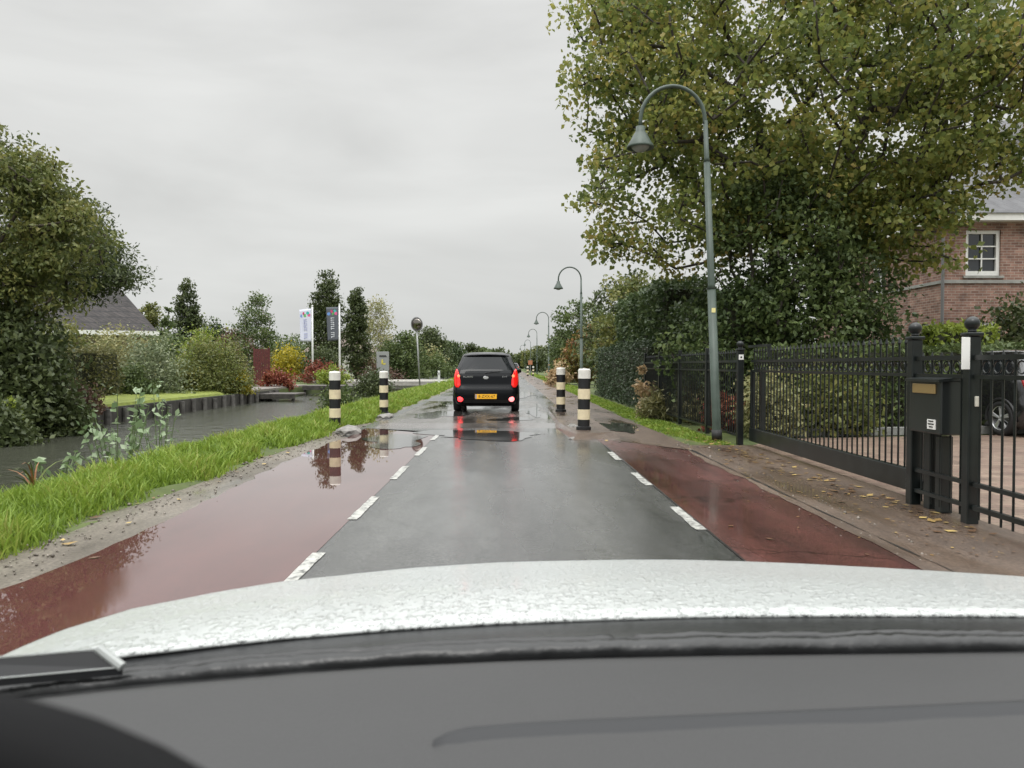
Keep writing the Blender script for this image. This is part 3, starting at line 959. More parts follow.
bm = bmesh.new(); box(bm, (0.02, -0.05, 0.905), (0.045, 0.016, 0.075), bev=0.004); obj('doorbell', bm, plain('doorbell_plate', (0.6, 0.58, 0.5), 0.4), p3)

def railing(bm, y0, y1, z_bot, z_lo, z_hi, z_tip, step, r=0.009, rings=True, X=0.0):
    """Horizontal rails, spear topped pickets and a row of rings between the two upper rails."""
    n = max(2, int(abs(y1 - y0) / step))
    for k in range(n + 1):
        y = y0 + (y1 - y0) * k / n
        tube(bm, [(X, y, z_bot), (X, y, z_tip - 0.07)], r, 6)
        tube(bm, [(X, y, z_tip - 0.075), (X, y, z_tip - 0.05), (X, y, z_tip)], [0.007, 0.016, 0.002], 6)
        if rings and k < n:
            yc = y + (y1 - y0) / n / 2
            rr_ = min((z_hi - z_lo) / 2 - 0.012, abs(y1 - y0) / n / 2 - 0.006)
            zc = (z_hi + z_lo) / 2
            tube(bm, [(X, yc + rr_ * math.cos(a), zc + rr_ * math.sin(a)) for a in np.linspace(0, 2 * math.pi, 13)], 0.006, 5, cap=False)

def flat_rail(bm, y0, y1, z, h=0.035, w=0.04, X=0.0):
    box(bm, (X, (y0 + y1) / 2, z), (w, abs(y1 - y0), h))

gt_ = thing('sliding_gate', 'long dark green iron sliding gate with spear tops and deep bottom beam', 'gate', (FX + 0.14, 8.84, 0))
Y0, Y1 = -2.34, 2.30
bm = bmesh.new(); box(bm, (0, 0, 0.165), (0.07, Y1 - Y0, 0.19), bev=0.006); obj('bottom_beam', bm, IRON, gt_)
bm = bmesh.new()
flat_rail(bm, Y0, Y1, 1.225); flat_rail(bm, Y0, Y1, 1.085, 0.03)
box(bm, (0, Y0 + 0.03, 0.68), (0.06, 0.06, 0.83)); box(bm, (0, Y1 - 0.03, 0.68), (0.06, 0.06, 0.83)); box(bm, (0, Y1 - 0.45, 0.68), (0.05, 0.05, 0.83))
obj('frame', bm, IRON, gt_)
bm = bmesh.new(); railing(bm, Y0 + 0.1, Y1 - 0.1, 0.26, 1.10, 1.21, 1.42, 0.115); obj('bars', bm, IRON, gt_)
# guide arm over the far end
bm = bmesh.new(); box(bm, (0, 2.0, 1.44), (0.05, 0.85, 0.035)); box(bm, (0, 1.6, 1.355), (0.035, 0.035, 0.15)); obj('guide_rail', bm, IRON, gt_)

f1 = thing('iron_fence', 'dark iron fence panels running from the gate to the hedge', 'fence', (FX, 15.0, 0), 0, 'iron fence runs')
bm = bmesh.new()
flat_rail(bm, -3.68, 4.0, 1.225); flat_rail(bm, -3.68, 4.0, 1.085, 0.03); flat_rail(bm, -3.68, 4.0, 0.13, 0.03)
obj('rails', bm, IRON, f1)
bm = bmesh.new(); railing(bm, -3.62, 4.0, 0.14, 1.10, 1.21, 1.40, 0.125, rings=False); obj('bars', bm, IRON, f1)
for y in (-1.9, 0.2, 2.2, 4.0):
    bm = bmesh.new(); box(bm, (0, y, 0.73), (0.07, 0.07, 1.46), bev=0.006); obj('post', bm, IRON, f1)
f2 = thing('iron_fence', 'nearest iron fence panels at the right edge with bare bars', 'fence', (FX, 3.6, 0), 0, 'iron fence runs')
bm = bmesh.new()
flat_rail(bm, -2, 1.97, 1.225); flat_rail(bm, -2, 1.97, 1.085, 0.03); flat_rail(bm, -2, 1.97, 0.13, 0.035); flat_rail(bm, -2, 1.97, 0.30, 0.03)
obj('rails', bm, IRON, f2)
bm = bmesh.new(); railing(bm, -2, 1.92, 0.05, 1.10, 1.21, 1.275, 0.125); obj('bars', bm, IRON, f2)
f3 = thing('iron_fence', 'short iron fence panel behind the letterbox between two ball topped posts', 'fence', (FX, 6.02, 0), 0, 'iron fence runs')
for z_, h_ in ((1.225, 0.035), (1.085, 0.03), (0.30, 0.03), (0.13, 0.03)):
    bm = bmesh.new(); flat_rail(bm, -0.345, 0.35, z_, h_); obj('rail', bm, IRON, f3)
bm = bmesh.new(); railing(bm, -0.27, 0.27, 0.05, 1.10, 1.21, 1.275, 0.125); obj('bars', bm, IRON, f3)

BLACKM = plain('black_letterbox_paint', (0.014, 0.017, 0.017), 0.28, spec=0.6)
mb = thing('letterbox', 'black metal letterbox with brass slot on the iron fence by the gate', 'letterbox', (FX - 0.01, 6.06, 0))
bm = bmesh.new()
box(bm, (0.02, 0, 0.845), (0.24, 0.46, 0.42), bev=0.012)
obj('body', bm, BLACKM, mb)
bm = bmesh.new()
v = [bm.verts.new(p) for p in ((-0.13, -0.25, 1.06), (0.16, -0.25, 1.09), (0.16, 0.25, 1.09), (-0.13, 0.25, 1.06), (-0.13, -0.25, 1.04), (0.16, -0.25, 1.06), (0.16, 0.25, 1.06), (-0.13, 0.25, 1.04))]
for f in ((0, 1, 2, 3), (7, 6, 5, 4), (0, 4, 5, 1), (1, 5, 6, 2), (2, 6, 7, 3), (3, 7, 4, 0)):
    bm.faces.new([v[k] for k in f])
obj('lid', bm, BLACKM, mb)
bm = bmesh.new(); box(bm, (-0.105, 0.0, 0.985), (0.014, 0.33, 0.075), bev=0.004); obj('slot_plate', bm, plain('brass', (0.42, 0.30, 0.13), 0.35, metal=0.6), mb)
bm = bmesh.new(); box(bm, (-0.1035, -0.11, 0.71), (0.008, 0.11, 0.075)); st = obj('sticker', bm, WHITE, mb)
# dark wording on the sticker
bm = bmesh.new()
for k, (y, w_) in enumerate(((0.0, 0.07), (0.0, 0.08), (0.0, 0.05))):
    box(bm, (-0.109, -0.11 + y, 0.735 - k * 0.022), (0.003, w_, 0.009))
obj('lettering', bm, BLACKM, st)
bm = bmesh.new(); box(bm, (0.05, 0.15, 0.32), (0.09, 0.09, 0.63), bev=0.005); obj('leg', bm, IRON, mb)
bm = bmesh.new(); box(bm, (0.05, -0.02, 0.31), (0.09, 0.09, 0.6), bev=0.005); obj('leg', bm, IRON, mb)
# gate motor behind
gm_ = thing('gate_motor', 'low black gate motor box standing behind the letterbox leg', 'gate motor', (FX + 0.12, 6.28, 0))
bm = bmesh.new(); box(bm, (0, 0, 0.09), (0.13, 0.2, 0.19), bev=0.03); obj('housing', bm, BLACKM, gm_)
bm = bmesh.new(); box(bm, (0, 0, 0.195), (0.14, 0.21, 0.03), bev=0.01); obj('lid', bm, BLACKM, gm_)

# ================================================================== LAMP POSTS
LAMPG = plain('lamp_green', (0.055, 0.078, 0.062), 0.45, var=0.2, vscale=5)
def make_lamp(label, lean=0.0):
    t = thing('street_lamp', label, 'street lamp', (0, 0, 0), 0, 'green arched street lamps along the road')
    P0 = lambda z: (-lean * z / 5.1, 0, z)
    bm = bmesh.new()
    tube(bm, [P0(-0.1), P0(0.02), P0(2.35)], [0.07, 0.07, 0.066], 14)
    tube(bm, [P0(2.35), P0(2.42), P0(4.32)], [0.07, 0.054, 0.05], 14)
    tube(bm, [P0(4.32), P0(4.38), P0(4.95)], [0.054, 0.038, 0.035], 14)
    obj('pole', bm, LAMPG, t, True)
    bm = bmesh.new(); tube(bm, [P0(0.0), P0(0.16)], 0.08, 14); obj('collar', bm, plain('black_rubber_base', (0.02, 0.02, 0.02), 0.6), t, True)
    bm = bmesh.new()
    r = 0.5
    cx, cz = -lean - r, 4.95
    pts = [(cx + r * math.cos(a), 0, cz + r * math.sin(a) * 1.06) for a in np.linspace(0, math.pi, 17)]
    pts.append((cx - r, 0, cz - 0.1))
    tube(bm, [(-lean, 0, 4.9)] + pts, 0.031, 12); obj('arm', bm, LAMPG, t, True)
    bm = bmesh.new()
    zb = cz - 0.08
    lathe(bm, [(0.036, zb), (0.07, zb - 0.01), (0.075, zb - 0.09), (0.105, zb - 0.13), (0.15, zb - 0.22), (0.205, zb - 0.31), (0.21, zb - 0.345), (0.195, zb - 0.345), (0.14, zb - 0.22), (0.09, zb - 0.14), (0.0, zb - 0.13)], (cx - r, 0, 0), 24)
    sh = obj('lamp_shade', bm, LAMPG, t, True)
    bm = bmesh.new()
    lathe(bm, [(0.0, zb - 0.40), (0.07, zb - 0.39), (0.13, zb - 0.345), (0.15, zb - 0.30), (0, zb - 0.25)], (cx - r, 0, 0), 18)
    obj('diffuser', bm, plain('lamp_diffuser', (0.28, 0.3, 0.29), 0.25), sh, True)
    return t
l1 = make_lamp('nearest green arched street lamp in front of the big plane tree', 0.22)
l1.location = (3.27, 12.0, 0)
bm = bmesh.new(); box(bm, (-0.085, -0.067, 2.02), (0.06, 0.004, 0.07)); obj('sticker', bm, plain('yellow_sticker', (0.75, 0.68, 0.3), 0.5), l1)
l2 = make_lamp('second green arched street lamp beside the dark clipped hedge', 0.03)
l2.location = (3.25, 34, 0)
copy_tree(l2, (3.35, 63, 0), 0, 'third street lamp, in front of the dark far green trees')
copy_tree(l2, (3.5, 92.5, 0), 0, 'fourth street lamp, left of the third along the verge')
copy_tree(l2, (3.9, 132, 0), 0, 'fifth street lamp, small against the sky beyond the fourth')
copy_tree(l2, (3.7, 167, 0), 0, 'farthest and smallest of the street lamps, near the end of the road')

# ================================================================== BOLLARDS
BBLK = plain('bollard_black', (0.012, 0.012, 0.013), 0.4, var=0.3, vscale=9)
BCRM = plain('bollard_cream', (0.72, 0.62, 0.42), 0.35, var=0.12, vscale=9)
BWHT = plain('bollard_white', (0.72, 0.70, 0.64), 0.4, var=0.1, vscale=9)
def make_bollard(label):
    t = thing('bollard', label, 'bollard', (0, 0, 0), 0, 'black and white banded bollards')
    H, r = 1.03, 0.105
    bm = bmesh.new()
    lathe(bm, [(0, -0.05), (r - 0.004, -0.05), (r - 0.004, H - 0.025), (r - 0.03, H - 0.004), (0, H)], seg=24)
    obj('shaft', bm, BBLK, t, False)
    step = H / 6
    for k, m in ((1, BCRM), (3, BCRM), (5, BWHT)):
        bm = bmesh.new()
        z0, z1 = k * step, (k + 1) * step if k < 5 else H - 0.012
        pr = [(r - 0.006, z0), (r, z0 + 0.002), (r, z1 - 0.016 if k == 5 else z1 - 0.002)] + ([(r - 0.016, z1 + 0.004), (0.0, z1 + 0.016)] if k == 5 else [(r - 0.006, z1)])
        lathe(bm, pr, seg=24)
        obj('reflective_band', bm, m, t, False)
    bm = bmesh.new(); lathe(bm, [(0, 0), (r + 0.02, 0), (r + 0.02, 0.05), (r, 0.06), (0, 0.06)], seg=24); obj('base_collar', bm, BBLK, t)
    return t
b1 = make_bollard('banded bollard on the island, the nearer one right of the car')
b1.location = (1.27, 12.9, 0.085); b1.rotation_euler = (0, R(0.6), 0)
copy_tree(b1, (1.23, 17.9, 0.085), 1.2, 'banded bollard on the island, the farther one just right of the car')
copy_tree(b1, (-3.19, 14.2, 0.03), 2.2, 'leftmost banded bollard, in the grass verge by the puddle')
copy_tree(b1, (-2.95, 18.3, 0.0), 0.4, 'banded bollard in the grass verge under the grey info sign')
copy_tree(b1, (2.1, 82, 0.0), 0.8, 'tiny banded bollard far down the road by the right verge, the left of two')
copy_tree(b1, (2.75, 84, 0.0), 0.8, 'tiny banded bollard far down the road by the right verge, the right of two')
# orange marker board far down the road
t = thing('marker_board', 'small orange and white marker board far down the right verge', 'road sign', (2.55, 88, 0))
bm = bmesh.new(); tube(bm, [(0, 0, 0), (0, 0, 1.9)], 0.05, 8); obj('post', bm, MATS['zinc'], t)
bm = bmesh.new(); box(bm, (0, -0.06, 1.45), (0.5, 0.03, 0.5), bev=0.01); obj('board', bm, plain('marker_orange', (0.4, 0.17, 0.09), 0.5), t)

# ================================================================== SIGNS, FLAGS, MIRROR ON THE LEFT
POLEW = plain('white_pole', (0.72, 0.73, 0.72), 0.35)
def wave_panel(w, h, n=10, m=16, amp=0.05, seed=0):
    P = np.zeros((m + 1, n + 1, 3))
    rr = np.random.default_rng(seed)
    ph = rr.uniform(0, 6, 3)
    for i in range(m + 1):
        for j in range(n + 1):
            u, v = j / n, i / m
            P[i, j] = (-u * w * (1 - 0.10 * v), amp * u * math.sin(5 * u + 2.5 * v + ph[0]), -v * h - 0.10 * u * math.sin(2.2 * v + ph[1] * 0.2))
    return P
def make_flag(label, X, Y, htop, cloth, dark, seed):
    t = thing('banner_flag', label, 'flag', (X, Y, 0), 0, 'banner flags on white poles beyond the canal')
    bm = bmesh.new(); tube(bm, [(0, 0, -0.1), (0, 0, htop)], [0.07, 0.05], 10); lathe(bm, [(0, htop), (0.06, htop + 0.02), (0.05, htop + 0.08), (0, htop + 0.1)], seg=10)
    obj('pole', bm, POLEW, t, True)
    P = wave_panel(0.78, 2.15, seed=seed); P[:, :, 0] -= 0.07; P[:, :, 2] += htop - 0.12
    fl = grid_mesh('banner', P, cloth, t, True, solid=0.012)
    def spot(u, v):
        j = min(int(u * 10), 9); i = min(int(v * 16), 15)
        return P[i, j]
    # printed emblem: a ring of coloured petals, and a column of letter strokes
    cols = [(0.05, 0.45, 0.42), (0.6, 0.05, 0.18), (0.12, 0.4, 0.1), (0.15, 0.3, 0.65), (0.7, 0.12, 0.3)]
    for k, (du, dv) in enumerate(((0.30, 0.13), (0.66, 0.13), (0.5, 0.22), (0.8, 0.22), (0.2, 0.22))):
        bm = bmesh.new(); p = spot(du, dv)
        lathe(bm, [(0, -0.009), (0.105, -0.009), (0.105, 0.006), (0, 0.006)], seg=14, M=Matrix.Translation((p[0], p[1] - 0.010, p[2])) @ FACE_CAM)
        obj('emblem_petal', bm, plain('petal_%d' % k, cols[k], 0.6), fl)
    bm = bmesh.new(); rr = random.Random(seed)
    for k in range(9):
        v = 0.36 + k * 0.065
        p = spot(0.5, v)
        box(bm, (p[0], p[1] - 0.022, p[2]), (0.22, 0.02, 0.042)); box(bm, (p[0] + rr.choice((-0.08, 0.08)), p[1] - 0.0225, p[2] - 0.045), (0.045, 0.02, 0.055))
    obj('lettering', bm, dark, fl)
    return t
make_flag('white banner flag with coloured emblem, left of the two', px(313, 50), 50, 4.95, plain('flag_white', (0.66, 0.68, 0.8), 0.7), plain('flag_lilac', (0.4, 0.42, 0.62), 0.7), 1)
make_flag('dark grey banner flag with coloured emblem and pale letters, right of the two', px(340, 50), 50, 5.05, plain('flag_grey', (0.10, 0.11, 0.13), 0.7), plain('flag_pale', (0.6, 0.62, 0.66), 0.7), 3)

t = thing('info_sign', 'grey municipal information panel on the bank behind the far left bollard', 'sign', (px(383, 35), 35, -0.5))
bm = bmesh.new(); box(bm, (0, 0, 1.65), (0.56, 0.08, 1.25), bev=0.01); pn = obj('panel', bm, plain('sign_grey', (0.30, 0.31, 0.30), 0.45), t)
for sx in (-0.2, 0.2):
    bm = bmesh.new(); box(bm, (sx, 0, 0.5), (0.06, 0.06, 1.05)); obj('leg', bm, MATS['zinc'], t)
bm = bmesh.new()
box(bm, (0, -0.044, 2.10), (0.30, 0.008, 0.03)); box(bm, (0.02, -0.044, 2.05), (0.34, 0.008, 0.03))
obj('lettering', bm, BBLK, pn)
bm = bmesh.new(); box(bm, (-0.02, -0.044, 1.82), (0.07, 0.008, 0.2)); box(bm, (0.06, -0.044, 1.72), (0.14, 0.008, 0.06))
obj('pictogram', bm, plain('sign_yellow', (0.65, 0.55, 0.08), 0.5), pn)

t = thing('traffic_mirror', 'round convex traffic mirror on a leaning grey pole by the bridge', 'mirror', (px(420, 46), 46, -0.02))
bm = bmesh.new(); tube(bm, [(0, 0, -0.1), (-0.22, 0, 4.05)], 0.045, 10); obj('pole', bm, plain('galvanised', (0.42, 0.43, 0.42), 0.45, metal=0.3), t, True)
MM = Matrix.Translation((-0.14, -0.16, 3.62)) @ Matrix.Rotation(R(-28), 4, 'Z') @ Matrix.Rotation(R(96), 4, 'X')
bm = bmesh.new(); lathe(bm, [(0, -0.10), (0.2, -0.08), (0.41, 0.0), (0.43, 0.03), (0.38, 0.03)], seg=28, M=MM); obj('housing', bm, plain('mirror_back', (0.2, 0.2, 0.2), 0.5), t, True)
bm = bmesh.new(); lathe(bm, [(0.385, 0.025), (0.26, 0.06), (0.13, 0.085), (0, 0.092)], seg=28, M=MM); obj('mirror_glass', bm, plain('mirror_glass', (0.26, 0.24, 0.22), 0.12, metal=1.0), t, True)

# little white marker post in the verge, and a grey garden gate by it
t = thing('marker_post', 'short white reflector post in the grass left of the car', 'marker post', (px(439, 43), 43, -0.02))
bm = bmesh.new(); box(bm, (0, 0, 0.4), (0.13, 0.06, 0.95), bev=0.02); obj('shaft', bm, POLEW, t)
bm = bmesh.new(); box(bm, (0, -0.032, 0.7), (0.07, 0.01, 0.14)); obj('reflector', bm, plain('reflector_grey', (0.3, 0.3, 0.3), 0.3), t)

# low wooden bridge over the canal behind the mirror
br_ = thing('bridge', 'low pale bridge deck crossing the canal behind the info sign', 'bridge', (-7.8, 49, 0))
bm = bmesh.new(); box(bm, (0, 0, 0.0), (8.4, 3.0, 0.22), bev=0.02); obj('deck', bm, plain('concrete', (0.38, 0.36, 0.33), 0.7, var=0.2), br_)
for sy in (-1.45, 1.45):
    bm = bmesh.new(); box(bm, (0, sy, 0.16), (8.4, 0.14, 0.12), bev=0.01); obj('edge_beam', bm, plain('bridge_white', (0.6, 0.58, 0.54), 0.6), br_)
for ax in (-3.6, 3.6):
    bm = bmesh.new(); box(bm, (ax, 0, -0.55), (0.6, 2.8, 0.9)); obj('abutment', bm, plain('dark_concrete', (0.12, 0.1, 0.09), 0.8, var=0.3), br_)

# jetties of dark planks at the far bank
for (X, Y, w, d_, z, lab) in ((-10.1, 34.0, 1.9, 1.8, 0.10, 'dark plank jetty over the water left of the flags'), (-9.2, 40.5, 2.6, 2.2, 0.28, 'stepped dark jetty by the left bollard across the water')):
    t = thing('jetty', lab, 'jetty', (X, Y, -0.5), 0, 'plank jetties on the far bank')
    bm = bmesh.new()
    for k in range(9):
        box(bm, (0, -d_ / 2 + d_ * (k + 0.5) / 9, z + 0.3), (w, d_ / 9 - 0.02, 0.06))
    obj('deck', bm, plain('dark_planks', (0.085, 0.075, 0.068), 0.45, var=0.3), t)
    bm = bmesh.new(); box(bm, (0, -d_ / 2 - 0.03, z + 0.22), (w, 0.05, 0.2)); obj('fascia_board', bm, PILE, t)
    for sx in (-1, 1):
        bm = bmesh.new(); tube(bm, [(sx * (w / 2 - 0.1), -d_ / 2 + 0.1, -0.6), (sx * (w / 2 - 0.1), -d_ / 2 + 0.1, z + 0.27)], 0.07, 8); obj('pile', bm, PILE, t)
# red garden screens
for (x, wpx, lab) in ((262, 15, 'dark red garden screen behind shrubs, right of two'), (231, 16, 'dark red garden screen behind shrubs, left of two')):
    t = thing('garden_screen', lab, 'screen', (px(x, 42), 42, 0), 0, 'dark red garden screens')
    bm = bmesh.new(); wd = wpx * 42 / F
    for k in range(8):
        box(bm, (-wd / 2 + wd * (k + .5) / 8, 0, 1.05), (wd / 8 - 0.015, 0.03, 2.0))
    obj('panel', bm, plain('dark_red_wood', (0.10, 0.022, 0.02), 0.6, var=0.3), t)
    bm = bmesh.new(); box(bm, (-wd / 2, 0.05, 1.05), (0.08, 0.08, 2.1)); box(bm, (wd / 2, 0.05, 1.05), (0.08, 0.08, 2.1)); obj('post', bm, MATS['dark_red_wood'], t)

# ================================================================== CARS
def lerp_tab(tab, z):
    return float(np.interp(z, [a for a, b in tab], [b for a, b in tab]))
TYRE = plain('tyre_rubber', (0.015, 0.015, 0.016), 0.7)
ALLOY = plain('alloy', (0.62, 0.63, 0.64), 0.28, metal=0.7)
CHROME = plain('chrome', (0.7, 0.7, 0.7), 0.12, metal=1.0)
DARKPL = plain('black_plastic', (0.018, 0.018, 0.019), 0.55)
CGLASS = plain('car_glass', (0.012, 0.014, 0.016), 0.05, spec=0.25)
def lamp_lens(name, c, e_): return plain(name, c, 0.15, spec=0.7, emit=c, estr=e_)
class HatchShape:
    """Horizontal slices: rear edge, front edge and half width by height."""
    rear = [(0.13, 0.2), (0.2, 0.12), (0.3, 0.04), (0.42, 0.0), (0.56, 0.02), (0.62, 0.07), (0.85, 0.10), (1.0, 0.16), (1.2, 0.30), (1.34, 0.40), (1.40, 0.50), (1.44, 0.85), (1.455, 1.2)]
    front = [(0.2, 3.44), (0.3, 3.54), (0.5, 3.58), (0.66, 3.50), (0.76, 3.30), (0.88, 2.75), (0.95, 2.5), (1.2, 2.12), (1.34, 1.86), (1.40, 1.70), (1.44, 1.45), (1.455, 1.25)]
    half = [(0.13, 0.70), (0.2, 0.76), (0.3, 0.785), (0.5, 0.80), (0.75, 0.80), (0.9, 0.785), (1.0, 0.755), (1.2, 0.67), (1.34, 0.61), (1.40, 0.565), (1.44, 0.40), (1.455, 0.03)]
    def nn(self, z): return float(np.interp(z, [0.2, 0.9, 1.3], [14.0, 10.0, 5.0]))
    def slice(self, z): return lerp_tab(self.rear, z), lerp_tab(self.front, z), lerp_tab(self.half, z)
    def rear_y(self, x, z):
        r, f, h = self.slice(z)
        c, b = (r + f) / 2, (f - r) / 2
        return c - b * max(0.0, 1 - abs(x / h) ** self.nn(z)) ** (1 / self.nn(z))
    def side_x(self, y, z):
        r, f, h = self.slice(z)
        c, b = (r + f) / 2, (f - r) / 2
        return h * max(0.0, 1 - abs((y - c) / b) ** self.nn(z)) ** (1 / self.nn(z))
    def front_y(self, x, z):
        r, f, h = self.slice(z)
        c, b = (r + f) / 2, (f - r) / 2
        return c + b * max(0.0, 1 - abs(x / h) ** self.nn(z)) ** (1 / self.nn(z))
HS = HatchShape()
def patch_rear(bm, x0, x1, z0, z1, off=0.006, nx=10, nz=6, taper=0.0, yfun=None):
    P = {}
    yf = yfun or HS.rear_y
    sg = -1 if yfun is None else 1
    zz = sorted({*np.linspace(z0, z1, nz + 1), *[q for q in (0.3, 0.42, 0.56, 0.62, 0.85, 0.9, 0.95, 1.0, 1.2, 1.34) if z0 < q < z1]})
    nz = len(zz) - 1
    for i in range(nz + 1):
        z = zz[i]
        k = 1 - taper * (z - z0) / (z1 - z0)
        for j in range(nx + 1):
            x = (x0 + (x1 - x0) * j / nx)
            x = x * k if x0 * x1 < 0 else x - math.copysign(taper * 0.3 * i / nz, x)
            P[i, j] = bm.verts.new((x, yf(x, z) + sg * off, z))
    for i in range(nz):
        for j in range(nx):
            bm.faces.new((P[i, j], P[i, j + 1], P[i + 1, j + 1], P[i + 1, j]))
def make_car(label, paint, loc, rz, lit=True, cat='car', plate=None, detailed=True):
    t = thing('hatchback_car', label, cat, loc, rz)
    # body
    bm = bmesh.new()
    zs = [0.13, 0.2, 0.25, 0.3, 0.36, 0.42, 0.5, 0.56, 0.62, 0.7, 0.76, 0.82, 0.85, 0.88, 0.9, 0.95, 1.0, 1.08, 1.14, 1.2, 1.27, 1.34, 1.37, 1.40, 1.42, 1.44, 1.455]
    seg = 96
    rings = []
    for z in zs:
        r, f, h = HS.slice(z); c, b = (r + f) / 2, (f - r) / 2
        ring = []
        for k in range(seg):
            a = 2 * math.pi * k / seg
            ca, sa = math.cos(a), math.sin(a)
            rad = (abs(ca) ** HS.nn(z) + abs(sa) ** HS.nn(z)) ** (-1 / HS.nn(z))
            ring.append(bm.verts.new((h * ca * rad, c + b * sa * rad, z)))
        rings.append(ring)
    for a, b in zip(rings, rings[1:]):
        for k in range(seg):
            bm.faces.new((a[k], a[(k + 1) % seg], b[(k + 1) % seg], b[k]))
    bm.faces.new(rings[0][::-1]); bm.faces.new(rings[-1])
    body = obj('body', bm, paint, t, True)
    # rear bumper lower part
    bm = bmesh.new(); patch_rear(bm, -0.55, 0.55, 0.21, 0.30, 0.012, 12, 3); obj('diffuser', bm, DARKPL, t, True)
    bm = bmesh.new(); patch_rear(bm, -0.64, 0.64, 0.92, 1.32, 0.010, 14, 8, taper=0.2); obj('rear_window', bm, CGLASS, t, True)
    wp = bm = bmesh.new(); pts = [(-0.02 + 0.36 * k / 6, HS.rear_y(0.2, 0.94 + 0.02 * k / 6) - 0.02, 0.94 + 0.035 * k / 6) for k in range(7)]; tube(bm, pts, 0.011, 6); obj('rear_wiper', bm, DARKPL, t)
    bm = bmesh.new(); P = [(x, HS.rear_y(x, 1.36) - 0.07, 1.385 - 0.035 * (x / 0.56) ** 2) for x in np.linspace(-0.55, 0.55, 11)]
    vs = [(bm.verts.new(p), bm.verts.new((p[0], p[1] + 0.22, p[2] + 0.03)), bm.verts.new((p[0], p[1] + 0.22, p[2] - 0.03)), bm.verts.new((p[0], p[1] + 0.01, p[2] - 0.03))) for p in P]
    for a, b in zip(vs, vs[1:]):
        for k in range(4):
            bm.faces.new((a[k], b[k], b[(k + 1) % 4], a[(k + 1) % 4]))
    bm.faces.new(vs[0]); bm.faces.new(vs[-1]); obj('spoiler', bm, paint, t, True)
    tl = lamp_lens('tail_light_lit', (0.8, 0.014, 0.01), 0.4) if lit else lamp_lens('tail_light_off', (0.32, 0.012, 0.012), 0.0)
    for s in (-1, 1):
        bm = bmesh.new()
        # wraps from the tailgate round the corner
        Pz = [(0.59, 0.65, 0.72), (0.65, 0.61, 0.765), (0.76, 0.615, 0.785), (0.88, 0.645, 0.78), (0.98, 0.675, 0.755), (1.03, 0.705, 0.735)]
        if not lit:
            Pz = [(0.80, 0.62, 0.735), (0.86, 0.60, 0.74), (0.93, 0.62, 0.735), (0.97, 0.66, 0.73)]
        prev = None
        for z, xi, xo in Pz:
            row = []
            h = HS.slice(z)[2]
            for j in range(9):
                x = s * min(xi + (xo - xi) * j / 8, h * 0.985)
                row.append(bm.verts.new((x * 1.004, HS.rear_y(x, z) - 0.012, z)))
            if prev:
                for j in range(8):
                    bm.faces.new((prev[j], prev[j + 1], row[j + 1], row[j]))
            prev = row
        o_ = obj('tail_light', bm, tl, t, True)
        md = o_.modifiers.new('solid', 'SOLIDIFY'); md.thickness = 0.01
        bm = bmesh.new(); Pc = [(0.66, 0.60, 0.69), (0.76, 0.62, 0.72)]
        for (z, a, b) in ((0.69, 0.58, 0.67), (0.76, 0.59, 0.7)): pass
        lathe(bm, [(0.0, 0.012), (0.026, 0.010), (0.036, 0.0), (0.036, -0.02)], seg=14, M=Matrix.Translation((s * 0.66, HS.rear_y(0.66, 0.84) - 0.016, 0.86)) @ FACE_CAM)
        obj('indicator', bm, plain('indicator_lens', (0.85, 0.28, 0.14) if lit else (0.4, 0.25, 0.2), 0.15, emit=(0.9, 0.2, 0.08), estr=1.0 if lit else 0), o_)
        # round reflector / fog lamp in the bumper
        bm = bmesh.new()
        lathe(bm, [(0.0, 0.014), (0.05, 0.012), (0.068, 0.0), (0.068, -0.03)], seg=18, M=Matrix.Translation((s * 0.615, HS.rear_y(0.615, 0.31) - 0.004, 0.31)) @ FACE_CAM)
        lit_m = (lamp_lens('fog_lamp_lit', (1.0, 0.035, 0.04), 3.0) if s < 0 else lamp_lens('reverse_lens_lit', (1.0, 0.2, 0.2), 2.2)) if lit else tl
        obj('fog_lamp', bm, lit_m, t, True)
        # mirror
        bm = bmesh.new(); box(bm, (s * 0.81, 2.28, 0.97), (0.16, 0.10, 0.11), bev=0.03); obj('wing_mirror', bm, paint, t, True)
    # tailgate crease, emblem, badges
    bm = bmesh.new(); lathe(bm, [(0, 0.006), (0.05, 0.005), (0.055, 0.0), (0.055, -0.01)], seg=20, M=Matrix.Translation((0, HS.rear_y(0, 0.82) - 0.004, 0.82)) @ Matrix.Rotation(R(90), 4, 'X') @ Matrix.Diagonal((1.25, 0.72, 1, 1))); obj('emblem', bm, CHROME, t)
    if detailed:
        textmesh('badge', 'PICANTO', 0.055, CHROME, t, 0.002, Matrix.Translation((-0.43, HS.rear_y(0.43, 0.84) - 0.008, 0.84)) @ FACE_CAM)
        textmesh('badge', 'CVVT', 0.05, CHROME, t, 0.002, Matrix.Translation((0.45, HS.rear_y(0.45, 0.84) - 0.008, 0.84)) @ FACE_CAM)
        # tailgate seam
        bm = bmesh.new(); tube(bm, [(x, HS.rear_y(x, 0.585) - 0.001, 0.585) for x in np.linspace(-0.55, 0.55, 13)], 0.006, 5); obj('tailgate_seam', bm, DARKPL, t)
